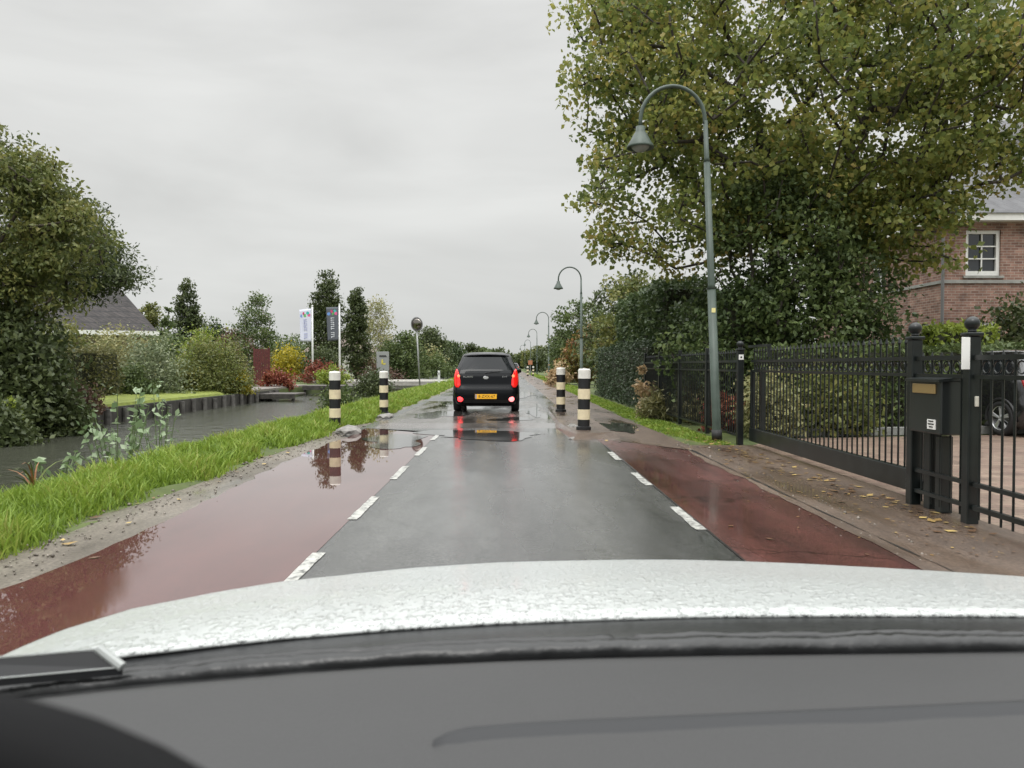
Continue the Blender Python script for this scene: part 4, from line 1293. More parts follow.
    if plate:
        bm = bmesh.new(); box(bm, (0, HS.rear_y(0, 0.37) - 0.015, 0.37), (0.52, 0.012, 0.115), bev=0.004)
        pl = obj('number_plate', bm, plain('plate_yellow', (0.86, 0.44, 0.02), 0.4, emit=(0.9, 0.45, 0.03), estr=0.12), t)
        textmesh('plate_text', plate, 0.095, BBLK, pl, 0.001, Matrix.Translation((0.02, HS.rear_y(0, 0.37) - 0.0225, 0.37)) @ FACE_CAM)
        bm = bmesh.new(); box(bm, (-0.238, HS.rear_y(0, 0.37) - 0.022, 0.37), (0.035, 0.004, 0.105)); obj('plate_band', bm, plain('plate_blue', (0.3, 0.32, 0.45), 0.4), pl)
    # side windows, wheels
    for s in (-1, 1):
        bm = bmesh.new()
        rows = []
        for i in range(6):
            z = 0.98 + 0.34 * i / 5
            r, f, h = HS.slice(z)
            ya, yb = 0.55 + 0.05 * i / 5, 2.30 - (z - 0.98) * 1.45
            rows.append([bm.verts.new((s * (HS.side_x(ya + (yb - ya) * j / 12, z) + 0.005), ya + (yb - ya) * j / 12, z)) for j in range(13)])
        for a, b in zip(rows, rows[1:]):
            for j in range(12):
                bm.faces.new((a[j], a[j + 1], b[j + 1], b[j]))
        obj('side_window', bm, CGLASS, t, True)
        for yw in (0.60, 2.93):
            Mw = Matrix.Translation((s * 0.715, yw, 0.29)) @ Matrix.Rotation(R(90) * s, 4, 'Y')
            bm = bmesh.new(); lathe(bm, [(0.20, -0.09), (0.27, -0.095), (0.29, -0.07), (0.292, 0.06), (0.275, 0.09), (0.205, 0.092), (0.20, 0.06)], seg=32, M=Mw, cap=False); wh = obj('wheel', bm, TYRE, t, True)
            bm = bmesh.new(); lathe(bm, [(0.2, 0.088), (0.19, 0.08), (0.185, -0.08), (0.2, -0.085)], seg=32, M=Mw, cap=False)
            for k in range(5):
                a = k * 2 * math.pi / 5
                for da in (-0.11, 0.11):
                    p0 = Vector((0.03 * math.cos(a), 0.03 * math.sin(a), 0.075)); p1 = Vector((0.192 * math.cos(a + da), 0.192 * math.sin(a + da), 0.07))
                    tube(bm, [Mw @ p0, Mw @ p1], 0.017, 6)
            lathe(bm, [(0, 0.085), (0.035, 0.083), (0.04, 0.06), (0, 0.05)], seg=14, M=Mw)
            obj('rim', bm, ALLOY, wh, False)
            bm = bmesh.new(); lathe(bm, [(0, 0.0), (0.195, 0.0), (0.195, 0.03), (0, 0.03)], seg=20, M=Mw); obj('brake_disc', bm, DARKPL, wh)
            # wheel arch
            bm = bmesh.new(); tube(bm, [(s * (HS.side_x(yw, 0.5) - 0.012), yw + 0.325 * math.cos(a), 0.29 + 0.325 * math.sin(a)) for a in np.linspace(-0.15, math.pi + 0.15, 15)], 0.026, 6); obj('wheel_arch', bm, DARKPL, t)
    bm = bmesh.new(); patch_rear(bm, -0.62, 0.62, 0.98, 1.34, 0.006, 12, 6, taper=0.18, yfun=HS.front_y); obj('windscreen', bm, CGLASS, t, True)
    for s in (-1, 1):
        bm = bmesh.new()
        x0, x1 = (0.42, 0.70) if s > 0 else (-0.70, -0.42)
        patch_rear(bm, x0, x1, 0.58, 0.70, 0.008, 6, 3, yfun=HS.front_y); obj('headlight', bm, plain('headlight_lens', (0.6, 0.62, 0.63), 0.1), t, True)
    return t
CBLACK = plain('wet_black_paint', (0.006, 0.007, 0.009), 0.14, spec=0.22)
CGREY = plain('dark_grey_paint', (0.035, 0.037, 0.042), 0.25, coat=1.0)
make_car('small black hatchback with lit red tail lights driving ahead on the wet road', CBLACK, (-0.53, 18.45, 0.045), 0, True, plate='8-ZXX-67')
make_car('black hatchback parked on the brick driveway behind the iron fence', plain('black_paint', (0.012, 0.012, 0.014), 0.2, coat=1.0), (9.05, 12.25, -0.004), R(6), False, detailed=False)
make_car('dark grey car far down the road, tiny near the vanishing point', CGREY, (0.75, 105, 0.006), 0, False, detailed=False)

# exhaust glow under the car ahead is only the light on wet brick; nothing to build

# ================================================================== OWN CAR (bonnet, scuttle, dashboard, screen)
own = thing('white_car', 'white car seen from its driving seat, wet bonnet and grey dashboard in front', 'car', (0.32, 0.9, 0.0))
ORG = np.array([0.32, 0.9, 0.0])
def ray(x, y, d):
    return np.array([(x - VX) * d / F, d, CAMZ - (y - VY) * d / F])
hm, ht, hb = new_mat('wet_white_paint')
k_ = ht.links.new
def hn(t_, **kw):
    n_ = ht.nodes.new(t_)
    for a_, b_ in kw.items(): setattr(n_, a_, b_)
    return n_
_c = hn('ShaderNodeTexCoord'); _m = hn('ShaderNodeMapping'); _m.inputs['Scale'].default_value = (1, 0.75, 1)
k_(_c.outputs['Object'], _m.inputs[0])
def beads(scale, rmin, rmax):
    v = hn('ShaderNodeTexVoronoi'); v.inputs['Scale'].default_value = scale; v.inputs['Randomness'].default_value = 1
    wob = hn('ShaderNodeTexNoise'); wob.inputs['Scale'].default_value = scale * 1.1
    k_(_m.outputs[0], wob.inputs['Vector'])
    off = hn('ShaderNodeVectorMath', operation='SCALE'); off.inputs['Scale'].default_value = 0.5 / scale
    ad = hn('ShaderNodeVectorMath', operation='ADD')
    k_(wob.outputs['Color'], off.inputs[0]); k_(_m.outputs[0], ad.inputs[0]); k_(off.outputs[0], ad.inputs[1]); k_(ad.outputs[0], v.inputs['Vector'])
    sp = hn('ShaderNodeSeparateColor'); k_(v.outputs['Color'], sp.inputs[0])
    rd = hn('ShaderNodeMapRange'); rd.inputs['To Min'].default_value = rmin; rd.inputs['To Max'].default_value = rmax
    k_(sp.outputs[0], rd.inputs['Value'])
    dv = hn('ShaderNodeMath', operation='DIVIDE'); k_(v.outputs['Distance'], dv.inputs[0]); k_(rd.outputs[0], dv.inputs[1])
    sq = hn('ShaderNodeMath', operation='MULTIPLY'); k_(dv.outputs[0], sq.inputs[0]); k_(dv.outputs[0], sq.inputs[1])
    su = hn('ShaderNodeMath', operation='SUBTRACT', use_clamp=True); su.inputs[0].default_value = 1; k_(sq.outputs[0], su.inputs[1])
    rt_ = hn('ShaderNodeMath', operation='SQRT'); k_(su.outputs[0], rt_.inputs[0])
    mu = hn('ShaderNodeMath', operation='MULTIPLY'); k_(rt_.outputs[0], mu.inputs[0]); k_(rd.outputs[0], mu.inputs[1])
    return mu
b1_, b2_ = beads(75, 0.22, 0.62), beads(130, 0.12, 0.5)
_s = hn('ShaderNodeMath', operation='ADD'); k_(b1_.outputs[0], _s.inputs[0]); k_(b2_.outputs[0], _s.inputs[1])
_b = hn('ShaderNodeBump'); _b.inputs['Strength'].default_value = 1.0; _b.inputs['Distance'].default_value = 0.008
k_(_s.outputs[0], _b.inputs['Height'])
k_(_b.outputs[0], hb.inputs['Normal']); k_(_b.outputs[0], hb.inputs['Coat Normal'])
hb.inputs['Base Color'].default_value = (0.45, 0.47, 0.46, 1)
hb.inputs['Roughness'].default_value = 0.4; hb.inputs['Coat Weight'].default_value = 0.5; hb.inputs['Coat Roughness'].default_value = 0.12
# outline stations across the bonnet: (far x, far y, far d), (near x, near y, near d)
FAR = [(-60, 690, 0.88), (0, 656, 0.98), (60, 631, 1.12), (130, 610, 1.25), (250, 586, 1.48), (340, 576, 1.60), (410, 569, 1.68), (500, 563, 1.74), (640, 560.5, 1.76), (720, 561.5, 1.75), (850, 567, 1.70), (1024, 578, 1.60), (1120, 590, 1.5)]
NEAR = [(-60, 694, 0.80), (0, 672, 0.82), (60, 664, 0.84), (130, 655, 0.86), (250, 641, 0.90), (340, 633.5, 0.925), (410, 628.5, 0.94), (500, 623.5, 0.955), (640, 618.5, 0.97), (720, 617, 0.975), (850, 616.5, 0.975), (1024, 617, 0.965), (1120, 619, 0.95)]
def resample(tab, n):
    tab = np.array(tab, float); s = np.linspace(0, len(tab) - 1, n)
    return np.stack([np.interp(s, np.arange(len(tab)), tab[:, k]) for k in range(3)], 1)
nu = 73
Fr, Nr = resample(FAR, nu), resample(NEAR, nu)
for A in (Fr, Nr):
    for k in (1, 2):
        A[2:-2, k] = (A[:-4, k] + A[1:-3, k] + A[2:-2, k] + A[3:-1, k] + A[4:, k]) / 5
nv = 16
P = np.zeros((nv + 6, nu, 3))
for j in range(nu):
    a = ray(*Nr[j]); b = ray(*Fr[j])
    for i in range(nv):
        t_ = i / (nv - 1)
        p = a + (b - a) * t_
        p[2] += 0.030 * (b[1] - a[1]) * math.sin(math.pi * t_) * (1 - t_) * 1.0      # gentle crown
        P[i, j] = p
    for i in range(6):      # the nose rolls over and drops
        an = (i + 1) / 6 * R(80)
        q = b + np.array([0, 0.20 * math.sin(an), -0.32 * (1 - math.cos(an)) - 0.05 * math.sin(an)])
        P[nv + i, j] = q
P -= ORG
grid_mesh('bonnet', P, hm, own, True, solid=0.004)
bm = bmesh.new(); box(bm, (0, 0.35, 0.33), (1.62, 1.3, 0.42), bev=0.05)
obj('engine_bay', bm, DARKPL, own)

# scuttle: black plastic tray between bonnet and screen, then the rubber screen seal
SCUT = plain('scuttle_plastic', (0.017, 0.018, 0.019), 0.38, var=0.25, vscale=14, bump=0.1, bscale=60)
RUBB = plain('wet_rubber', (0.012, 0.0125, 0.013), 0.3, var=0.3, vscale=30, bump=0.2, bscale=30)
DASHFAR = [(-80, 716, 0.60), (0, 705, 0.62), (100, 694, 0.635), (200, 684.5, 0.65), (300, 676, 0.66), (400, 669, 0.67), (500, 664.5, 0.675), (600, 661.5, 0.68), (700, 659.5, 0.68), (800, 658.5, 0.68), (900, 657.5, 0.675), (1024, 656.5, 0.665), (1110, 656.5, 0.65)]
Dr = resample(DASHFAR, nu)
rs = np.random.default_rng(12)
def xs_at(tab, x):
    return np.array([x, np.interp(x, tab[:, 0], tab[:, 1]), np.interp(x, tab[:, 0], tab[:, 2])])
XS = np.linspace(-55, 1110, 121)
P = np.zeros((9, len(XS), 3))
for j, x in enumerate(XS):
    n_ = xs_at(Nr, x); d_ = xs_at(Dr, x)
    a = ray(x, n_[1] - 1.5, n_[2] + 0.01); a[2] -= 0.004
    ymid = n_[1] + 0.50 * (d_[1] - n_[1])
    b = ray(x, ymid, 0.80)
    for i in range(9):
        t_ = i / 8
        P[i, j] = a + (b - a) * t_
        P[i, j, 2] -= 0.006 * math.sin(math.pi * t_)
P -= ORG
grid_mesh('scuttle_panel', P, SCUT, own, True, solid=0.004)
# crumpled rubber seal: two rolls
bm = bmesh.new()
for (fr, rad, dd) in ((0.60, 0.008, 0.775), (0.80, 0.011, 0.745)):
    pts, rads = [], []
    for j, x in enumerate(np.linspace(-55, 1110, 180)):
        n_ = xs_at(Nr, x); d_ = xs_at(Dr, x)
        y = n_[1] + fr * (d_[1] - n_[1])
        wob = 0.0018 * math.sin(x * 0.05) * math.sin(x * 0.017) + rs.normal() * 0.0006
        p = ray(x, y, dd) - ORG; p[2] += wob * 0.6
        if fr < 0.7 and 610 < x < 640: p[2] -= 0.006
        pts.append(p); rads.append(rad * (1 + 0.15 * math.sin(x * 0.03) + 0.1 * rs.normal()))
    tube(bm, pts, [max(0.004, r_) for r_ in np.convolve(np.pad(rads, 3, mode='edge'), np.ones(7) / 7, 'valid')], 10)
obj('rubber_seal', bm, RUBB, own, True)
# tray under the seal so that nothing shows through
P = np.zeros((5, len(XS), 3))
for j, x in enumerate(XS):
    n_ = xs_at(Nr, x); d_ = xs_at(Dr, x)
    a = ray(x, n_[1] + 0.46 * (d_[1] - n_[1]), 0.80); a[2] -= 0.006
    b = ray(x, d_[1] + 1.5, d_[2] + 0.005); b[2] -= 0.010
    for i in range(5):
        P[i, j] = a + (b - a) * i / 4
P -= ORG
grid_mesh('seal_tray', P, RUBB, own, True, solid=0.003)
# dashboard: far edge, rolls to the driver, with the embossed airbag seam
DASH = plain('dashboard_plastic', (0.052, 0.052, 0.0525), 0.58, spec=0.25, var=0.06, vscale=3, bump=0.15, bscale=420)
nd = 26
P = np.zeros((nd, len(XS), 3))
for j, x in enumerate(XS):
    f_ = xs_at(Dr, x)
    a = ray(*f_)
    for i in range(nd):
        t_ = i / (nd - 1)
        y_ = a[1] - t_ * 0.34
        z_ = a[2] + 0.010 * math.sin(math.pi * min(1, t_ * 1.3)) - 0.03 * t_ * t_
        P[i, j] = (a[0] * (1 - 0.0 * t_), y_, z_)
# instrument hood in front of the driver falls away at the left
P -= ORG
edge = P[:1].copy(); edge[:, :, 2] -= 0.03; edge[:, :, 1] += 0.004
P = np.concatenate([edge, P], 0)
grid_mesh('dashboard', P, DASH, own, True, solid=0.004)
pts = []
for x, y in ((432, 750), (445, 744), (470, 739), (520, 735), (600, 731), (700, 727), (820, 722), (940, 717), (1040, 712.5), (1100, 710)):
    d_ = 0.56
    pts.append((x, y, d_))
# the seam lies on the dash surface: intersect each ray with the surface height
def dash_z(x, Yw):
    f_ = xs_at(Dr, x); a = ray(*f_)
    t_ = (a[1] - Yw) / 0.34
    return a[2] + 0.010 * math.sin(math.pi * min(1, max(0, t_) * 1.3)) - 0.03 * t_ * t_
seam = []
for x, y, d_ in pts:
    lo_, hi_ = 0.30, 0.68
    for _ in range(30):
        mid_ = (lo_ + hi_) / 2
        r_ = ray(x, y, mid_)
        xx = r_[0] / max(0.3, xs_at(Dr, x)[2]) * F + VX
        if r_[2] > dash_z(xx, mid_): lo_ = mid_
        else: hi_ = mid_
    seam.append(ray(x, y, lo_) - ORG)
n_s = 60
sm = np.stack([np.interp(np.linspace(0, len(seam) - 1, n_s), np.arange(len(seam)), np.array(seam)[:, k]) for k in range(3)], 1)
bm = bmesh.new()
w_ = np.concatenate([np.linspace(0.0008, 0.0062, 12), np.full(n_s - 12, 0.0062)])
rows = []
for k in range(n_s):
    p = sm[k]
    rows.append([bm.verts.new((p[0], p[1] + w_[k] * 1.6, p[2] - 0.002)), bm.verts.new((p[0], p[1] + w_[k] * 0.8, p[2] + 0.0035)), bm.verts.new((p[0], p[1] + w_[k] * 0.2, p[2] + 0.0038)), bm.verts.new((p[0], p[1] - w_[k] * 2.0, p[2] - 0.003))])
for a, b in zip(rows, rows[1:]):
    for k in range(3):
        bm.faces.new((a[k], a[k + 1], b[k + 1], b[k]))
obj('airbag_seam', bm, plain('dashboard_seam', (0.030, 0.031, 0.033), 0.5, spec=0.25), own, True)
bm = bmesh.new()
wc = Vector((-0.172, 0.115, 0.902)) - Vector(ORG)      # added wheel: its blurred black top edge makes the dark fade lower left
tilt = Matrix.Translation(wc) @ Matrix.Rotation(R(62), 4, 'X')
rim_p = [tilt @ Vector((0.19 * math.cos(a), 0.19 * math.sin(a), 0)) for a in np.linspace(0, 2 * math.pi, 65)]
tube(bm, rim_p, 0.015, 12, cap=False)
sw = obj('added_steering_wheel', bm, plain('added_wheel_black', (0.006, 0.006, 0.0065), 0.75, spec=0.12), own, True)
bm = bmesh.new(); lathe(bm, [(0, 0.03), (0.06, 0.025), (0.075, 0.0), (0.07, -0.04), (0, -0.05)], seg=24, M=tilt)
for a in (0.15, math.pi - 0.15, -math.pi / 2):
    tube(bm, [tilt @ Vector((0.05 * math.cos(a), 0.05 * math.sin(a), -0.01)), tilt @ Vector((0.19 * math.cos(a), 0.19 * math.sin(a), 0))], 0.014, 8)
obj('added_wheel_hub', bm, MATS['added_wheel_black'], sw, True)
# dark panel built as the wiper arm, left of the screen foot, with pale edge strips
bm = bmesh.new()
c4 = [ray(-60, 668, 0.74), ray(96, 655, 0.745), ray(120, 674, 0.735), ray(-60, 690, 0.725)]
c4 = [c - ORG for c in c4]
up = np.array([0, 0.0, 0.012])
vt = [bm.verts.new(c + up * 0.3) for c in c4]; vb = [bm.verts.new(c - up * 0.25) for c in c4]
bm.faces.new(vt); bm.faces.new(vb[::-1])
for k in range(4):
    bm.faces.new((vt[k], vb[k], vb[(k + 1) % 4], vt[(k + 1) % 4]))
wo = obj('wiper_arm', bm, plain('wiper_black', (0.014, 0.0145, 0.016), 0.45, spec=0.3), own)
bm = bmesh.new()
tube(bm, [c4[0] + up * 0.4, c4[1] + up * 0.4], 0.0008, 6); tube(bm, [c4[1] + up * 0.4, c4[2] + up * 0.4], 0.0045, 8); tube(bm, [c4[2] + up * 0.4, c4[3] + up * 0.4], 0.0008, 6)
obj('wiper_edge', bm, plain('wiper_edge_pale', (0.3, 0.315, 0.305), 0.35), wo)

# ================================================================== VEGETATION
# ---- right: the big plane tree, and evergreens under it
tree('plane_tree', 'huge plane tree with olive green autumn leaves towering behind the lamp', 'tree', 6.0, 17.0,
     [(0.2, 0, 7.4, 4.4, 4.2, 3.9), (-2.3, -0.3, 5.0, 2.25, 2.4, 1.75), (-2.5, 0, 7.4, 2.2, 2.0, 2.0), (2.4, -0.6, 6.7, 2.6, 2.6, 2.7), (-1.4, 0.2, 9.4, 3.3, 3.2, 2.0), (2.0, -1.0, 4.5, 1.6, 1.4, 1.3), (3.6, 0, 8.4, 2.4, 2.4, 2.2), (0.2, -1.0, 4.6, 1.8, 1.5, 1.3), (2.5, -1.1, 4.4, 1.5, 1.2, 1.4), (4.3, -0.5, 6.5, 1.5, 1.5, 1.3), (5.0, -1.0, 6.3, 1.5, 1.2, 1.4), (4.4, -1.0, 5.7, 1.2, 1.0, 0.9), (2.7, -1.0, 4.4, 0.9, 0.9, 1.0)],
     4.4, 1020, 76, 0.118, LEAF['plane'], 11, r_base=0.2, r_tip=0.012, clump=0.48, bark=BARKD, shell=0.6, flat=0.7, aspect=0.8, down=0.5)
tree('evergreen_tree', 'dense dark evergreen tree standing under the big plane tree', 'tree', 5.5, 15.6,
     [(0, 0, 3.3, 1.35, 1.1, 2.1), (0.1, 0, 4.6, 0.8, 0.8, 0.8), (1.6, 0.4, 2.7, 0.9, 0.9, 1.2), (0.4, 0, 1.9, 1.7, 1.1, 1.5), (-0.9, 0.2, 1.6, 1.4, 1.0, 1.2)], 1.2, 300, 95, 0.105, LEAF['ivy'], 12, r_base=0.12, clump=0.4, bark=BARKD, shell=0.8)
bush('shrub', 'dark shrub under the brick house wall behind the low hedge', 'shrub', 10.6, 19.5, 4.2, 1.8, 2.35, 0.12, 3800, LEAF['ever'], 21, group='dark shrubs along the brick house')
bush('shrub', 'rounded dark shrub below the white sash window', 'shrub', 13.0, 19.3, 2.2, 1.6, 2.75, 0.12, 3000, LEAF['dark'], 22, group='dark shrubs along the brick house', shape='upright')
bush('shrub', 'low dark shrub at the right edge behind the parked car', 'shrub', 16.4, 19.3, 3.4, 1.6, 1.6, 0.12, 2500, LEAF['dark'], 23, group='dark shrubs along the brick house')
hedge('clipped_hedge', 'low hedge with yellow green top behind the sliding gate', 4.7, 10.0, 13.6, 14.8, 1.5, 0.10, 11000, LEAF['mid'], 31, topvar=0.12)
hedge('clipped_hedge', 'bright yellow green hedge top behind the letterbox post', 8.3, 9.6, 15.0, 15.8, 1.92, 0.10, 4200, LEAF['lime'], 32)
bush('shrub', 'bushy green shrub behind the bars of the gate', 'shrub', 5.4, 12.9, 1.7, 0.9, 1.25, 0.09, 2300, LEAF['olive'], 33)
bush('shrub', 'yellowing shrub behind the gate next to the number plate post', 'shrub', 4.25, 12.6, 0.9, 0.9, 1.15, 0.09, 1500, LEAF['pale'], 34)
bush('shrub', 'yellow green perennials behind the fence left of the red blooms', 'shrub', 3.95, 16.0, 0.8, 2.2, 0.85, 0.10, 1100, LEAF['khaki'], 351)
bush('flowering_shrub', 'shrub with red blooms behind the fence by the lamp foot', 'shrub', 3.95, 13.9, 0.9, 0.9, 0.62, 0.08, 1000, LEAF['red'], 35)
hedge('laurel_hedge', 'tall dark laurel hedge between the iron fence and the second lamp', 4.1, 5.5, 20.5, 29.0, 3.35, 0.14, 19000, LEAF['ever'], 336, rough=0.10, topvar=0.15)
hedge('laurel_hedge', 'dark laurel hedge directly behind the left iron fence panels', 4.3, 5.5, 15.2, 20.3, 2.6, 0.13, 12000, LEAF['ever'], 36, rough=0.10, topvar=0.15)
hedge('conifer_hedge', 'dark clipped conifer hedge along the verge by the second lamp', 3.55, 4.7, 20.0, 31.0, 1.75, 0.07, 18000, LEAF['conifer'], 37)
hedge('conifer_hedge', 'low clipped hedge along the verge far past the second lamp', 3.9, 4.9, 52, 74, 1.3, 0.16, 3500, LEAF['mid'], 38)
bush('hydrangea', 'faded tan hydrangea at the end of the iron fence', 'shrub', 3.3, 18.3, 0.5, 0.8, 1.3, 0.10, 420, LEAF['tan'], 39)
bush('shrub', 'grey green grassy shrub at the fence foot beside the hydrangea', 'shrub', 3.25, 16.9, 0.5, 1.1, 0.7, 0.13, 700, LEAF['khaki'], 40, aspect=0.2)
bush('shrub', 'tan dry bush by the verge beyond the island bollards', 'shrub', 3.0, 46, 1.3, 1.8, 1.25, 0.16, 1000, LEAF['tan'], 41)
# trees along the right verge, going away
rt_trees = [
    ('olive green bushy tree just beyond the laurel hedge', 'garden_tree', 5.3, 32.5, 2.0, 5.4, LEAF['olive'], 0.17, 9),
    ('dark green tree right of the second lamp', 'garden_tree', 6.2, 41, 2.4, 6.2, LEAF['dark'], 0.2, 8),
    ('orange autumn tree left of the second lamp', 'autumn_tree', 4.9, 47, 1.7, 3.9, LEAF['rust'], 0.2, 7),
    ('mid green tree behind the orange autumn tree', 'garden_tree', 5.3, 57, 2.5, 6.1, LEAF['mid'], 0.24, 7),
    ('dark pointed tree by the third lamp', 'garden_tree', 5.3, 72, 2.0, 4.5, LEAF['dark'], 0.26, 6),
    ('dim green tree by the fourth lamp', 'garden_tree', 6.2, 92, 3.0, 4.8, LEAF['dark'], 0.3, 5),
    ('small dark tree at the far end of the right verge', 'garden_tree', 6.2, 125, 3.2, 4.2, LEAF['dark'], 0.4, 5),
    ('faint olive tree nearest the vanishing point on the right', 'garden_tree', 6.5, 170, 4.0, 5.2, LEAF['olive'], 0.5, 5),
]
for i, (lab, nm, X, Y, w, h, m, lf, k) in enumerate(rt_trees):
    tree(nm, lab, 'tree', X, Y, [(0, 0, h * 0.55, w * 0.8, w * 0.8, h * 0.42), (-0.3 * w, 0, h * 0.32, w * 0.75, w * 0.75, h * 0.28), (0.2 * w, 0.1, h * 0.75, w * 0.5, w * 0.5, h * 0.24)],
         h * 0.3, 30 * k // 2, 42, lf, m, 60 + i, r_base=0.10, clump=0.2 * w, bark=BARKD, shell=0.6, group='trees along the right verge')

# ---- left: trees on the far bank
tree('ash_tree', 'large olive green tree filling the left edge beyond the canal', 'tree', -13.0, 18.0,
     [(1.0, 0, 4.4, 1.9, 1.7, 1.8), (0.2, 0, 6.0, 0.9, 1.0, 1.15), (1.5, 0, 5.75, 0.8, 0.8, 0.75), (2.3, -0.1, 5.0, 0.8, 0.8, 0.65), (3.1, -0.3, 4.0, 1.0, 0.9, 0.75), (2.4, -0.4, 3.1, 1.3, 1.1, 0.6), (0.4, -0.6, 2.6, 2.0, 1.5, 1.2), (0.25, 0, 6.9, 0.45, 0.5, 0.5), (1.0, 0, 6.45, 0.4, 0.4, 0.4), (2.2, 0, 5.75, 0.4, 0.4, 0.35), (3.5, -0.2, 4.75, 0.45, 0.4, 0.3), (3.9, -0.2, 3.9, 0.5, 0.4, 0.25)],
     2.0, 330, 105, 0.12, LEAF['olive'], 91, r_base=0.15, clump=0.42, shell=0.5, aspect=0.5, down=0.55)
tree('acacia_tree', 'dark feathery tree behind the olive tree on the far bank', 'tree', -14.2, 22.0,
     [(1.6, 0, 4.1, 2.0, 1.5, 1.15), (1.3, 0, 5.3, 1.3, 1.3, 0.9), (2.2, -0.3, 4.6, 0.8, 1.0, 0.7), (2.7, -0.3, 3.7, 1.1, 0.9, 0.4)], 2.2, 260, 75, 0.13, LEAF['dark'], 92, r_base=0.14, clump=0.5, bark=BARKD, shell=0.5, aspect=0.35, flat=0.45)
bush('shrub', 'big dark green bush hanging over the canal at the left edge', 'shrub', -11.5, 17.2, 3.4, 2.6, 2.9, 0.12, 9000, LEAF['dark'], 93, down=0.5)
bush('shrub', 'purple brown shrub trailing over the canal edge left of the lawn', 'shrub', -10.7, 18.9, 1.3, 1.2, 0.85, 0.09, 1600, LEAF['brown'], 94)
bush('shrub', 'bright lime shrub low on the far canal edge at the left', 'shrub', -10.4, 15.9, 1.0, 0.7, 0.5, 0.10, 420, LEAF['lime'], 95)
hedge('clipped_hedge', 'small square clipped hedge behind the canal lawn', -14.6, -13.0, 24.5, 26.0, 1.65, 0.09, 4200, LEAF['khaki'], 96)
lb = [
    ('khaki shrub left of the square hedge behind the lawn', -13.9, 21.8, 2.0, 1.9, LEAF['khaki'], 0.10, 2400),
    ('silver leaved shrub arching beside the square hedge', -13.2, 28.2, 2.6, 2.4, LEAF['silver'], 0.10, 3200),
    ('pale green billowing shrub below the white fascia', -15.5, 30.5, 3.8, 2.8, LEAF['pale'], 0.11, 3800),
    ('olive shrub over the lawn in front of the pale shrub', -12.4, 29.6, 1.9, 1.5, LEAF['olive'], 0.09, 2000),
    ('yellow green bushy shrub at the right end of the lawn', -11.9, 31.0, 2.9, 2.5, LEAF['olive'], 0.10, 4200),
    ('lime topped shrub behind the lawn end', -12.9, 33.0, 2.4, 2.9, LEAF['lime'], 0.11, 2600),
    ('low green perennials on the near end of the lawn', -12.6, 21.5, 1.0, 0.55, LEAF['lime'], 0.09, 700),
    ('small golden shrub at the corner of the sheet piling', -10.9, 31.2, 1.0, 0.85, LEAF['gold'], 0.09, 800),
    ('red bronze grass tuft on the bank before the screens', -11.3, 38.0, 1.7, 1.1, LEAF['red'], 0.13, 900),
    ('khaki feathery shrub before the red screen', -13.6, 38.5, 1.3, 2.5, LEAF['khaki'], 0.12, 1500),
    ('clipped yellow green dome by the left bollard', -10.3, 45.0, 2.1, 1.15, LEAF['lime'], 0.12, 1300),
    ('red heather behind the yellow green dome', -11.5, 47.5, 2.4, 1.5, LEAF['red'], 0.13, 1000),
    ('golden flowering shrub left of the white flag', -15.2, 53.5, 3.2, 2.7, LEAF['gold'], 0.16, 1800),
    ('dark rounded shrub at the foot of the white flag', -12.6, 52.5, 3.0, 2.6, LEAF['dark'], 0.15, 2200),
    ('dark leafy shrub on the near bank by the info sign', -5.9, 33.5, 1.8, 1.35, LEAF['dark'], 0.10, 1900),
    ('green weeds on the near bank between the two left bollards', -5.2, 24.0, 1.2, 0.95, LEAF['mid'], 0.09, 1300),
    ('dark red shrub right of the info sign', -10.2, 60.0, 3.6, 1.8, LEAF['brown'], 0.16, 1200),
    ('dark green shrub at the water line below the big dark bush', -10.35, 17.4, 1.8, 1.3, LEAF['dark'], 0.11, 2600),
    ('dark shrub trailing in the water near the left edge', -10.3, 15.2, 1.9, 1.2, LEAF['dark'], 0.11, 2600),
    ('tall olive shrub hiding the left end of the white fascia', -15.6, 26.8, 2.4, 3.1, LEAF['olive'], 0.12, 3000),
    ('tall khaki shrub under the middle of the grey roof', -16.6, 31.5, 3.0, 2.75, LEAF['khaki'], 0.12, 3200),
    ('mid green shrub under the right end of the white fascia', -15.2, 35.0, 3.4, 2.8, LEAF['mid'], 0.13, 3200),
    ('khaki bush between the pale shrub and the red screens', -15.6, 40.0, 3.2, 2.6, LEAF['khaki'], 0.13, 2600),
    ('low mixed shrub along the back edge of the lawn', -13.1, 26.9, 1.6, 1.2, LEAF['mid'], 0.10, 1500),
    ('low green hedge plants beyond the bridge', -9.2, 66.0, 5.2, 1.7, LEAF['mid'], 0.18, 1900),
    ('rounded pale bush left of the car beyond the mirror', -8.2, 84.0, 3.4, 3.2, LEAF['pale'], 0.24, 900),
    ('long low green shrub behind the marker post', -7.6, 76.0, 6.0, 2.6, LEAF['mid'], 0.22, 1900),
]
for i, (lab, X, Y, w, h, m, lf, n) in enumerate(lb):
    bush('shrub', lab, 'shrub', X, Y, w, w * 0.75, h, lf, n, m, 120 + i, group='shrubs along the far bank', stems=4, z0=-0.35 if X > -6.2 else -0.6 if X > -10.5 and Y < 20 else 0.0)
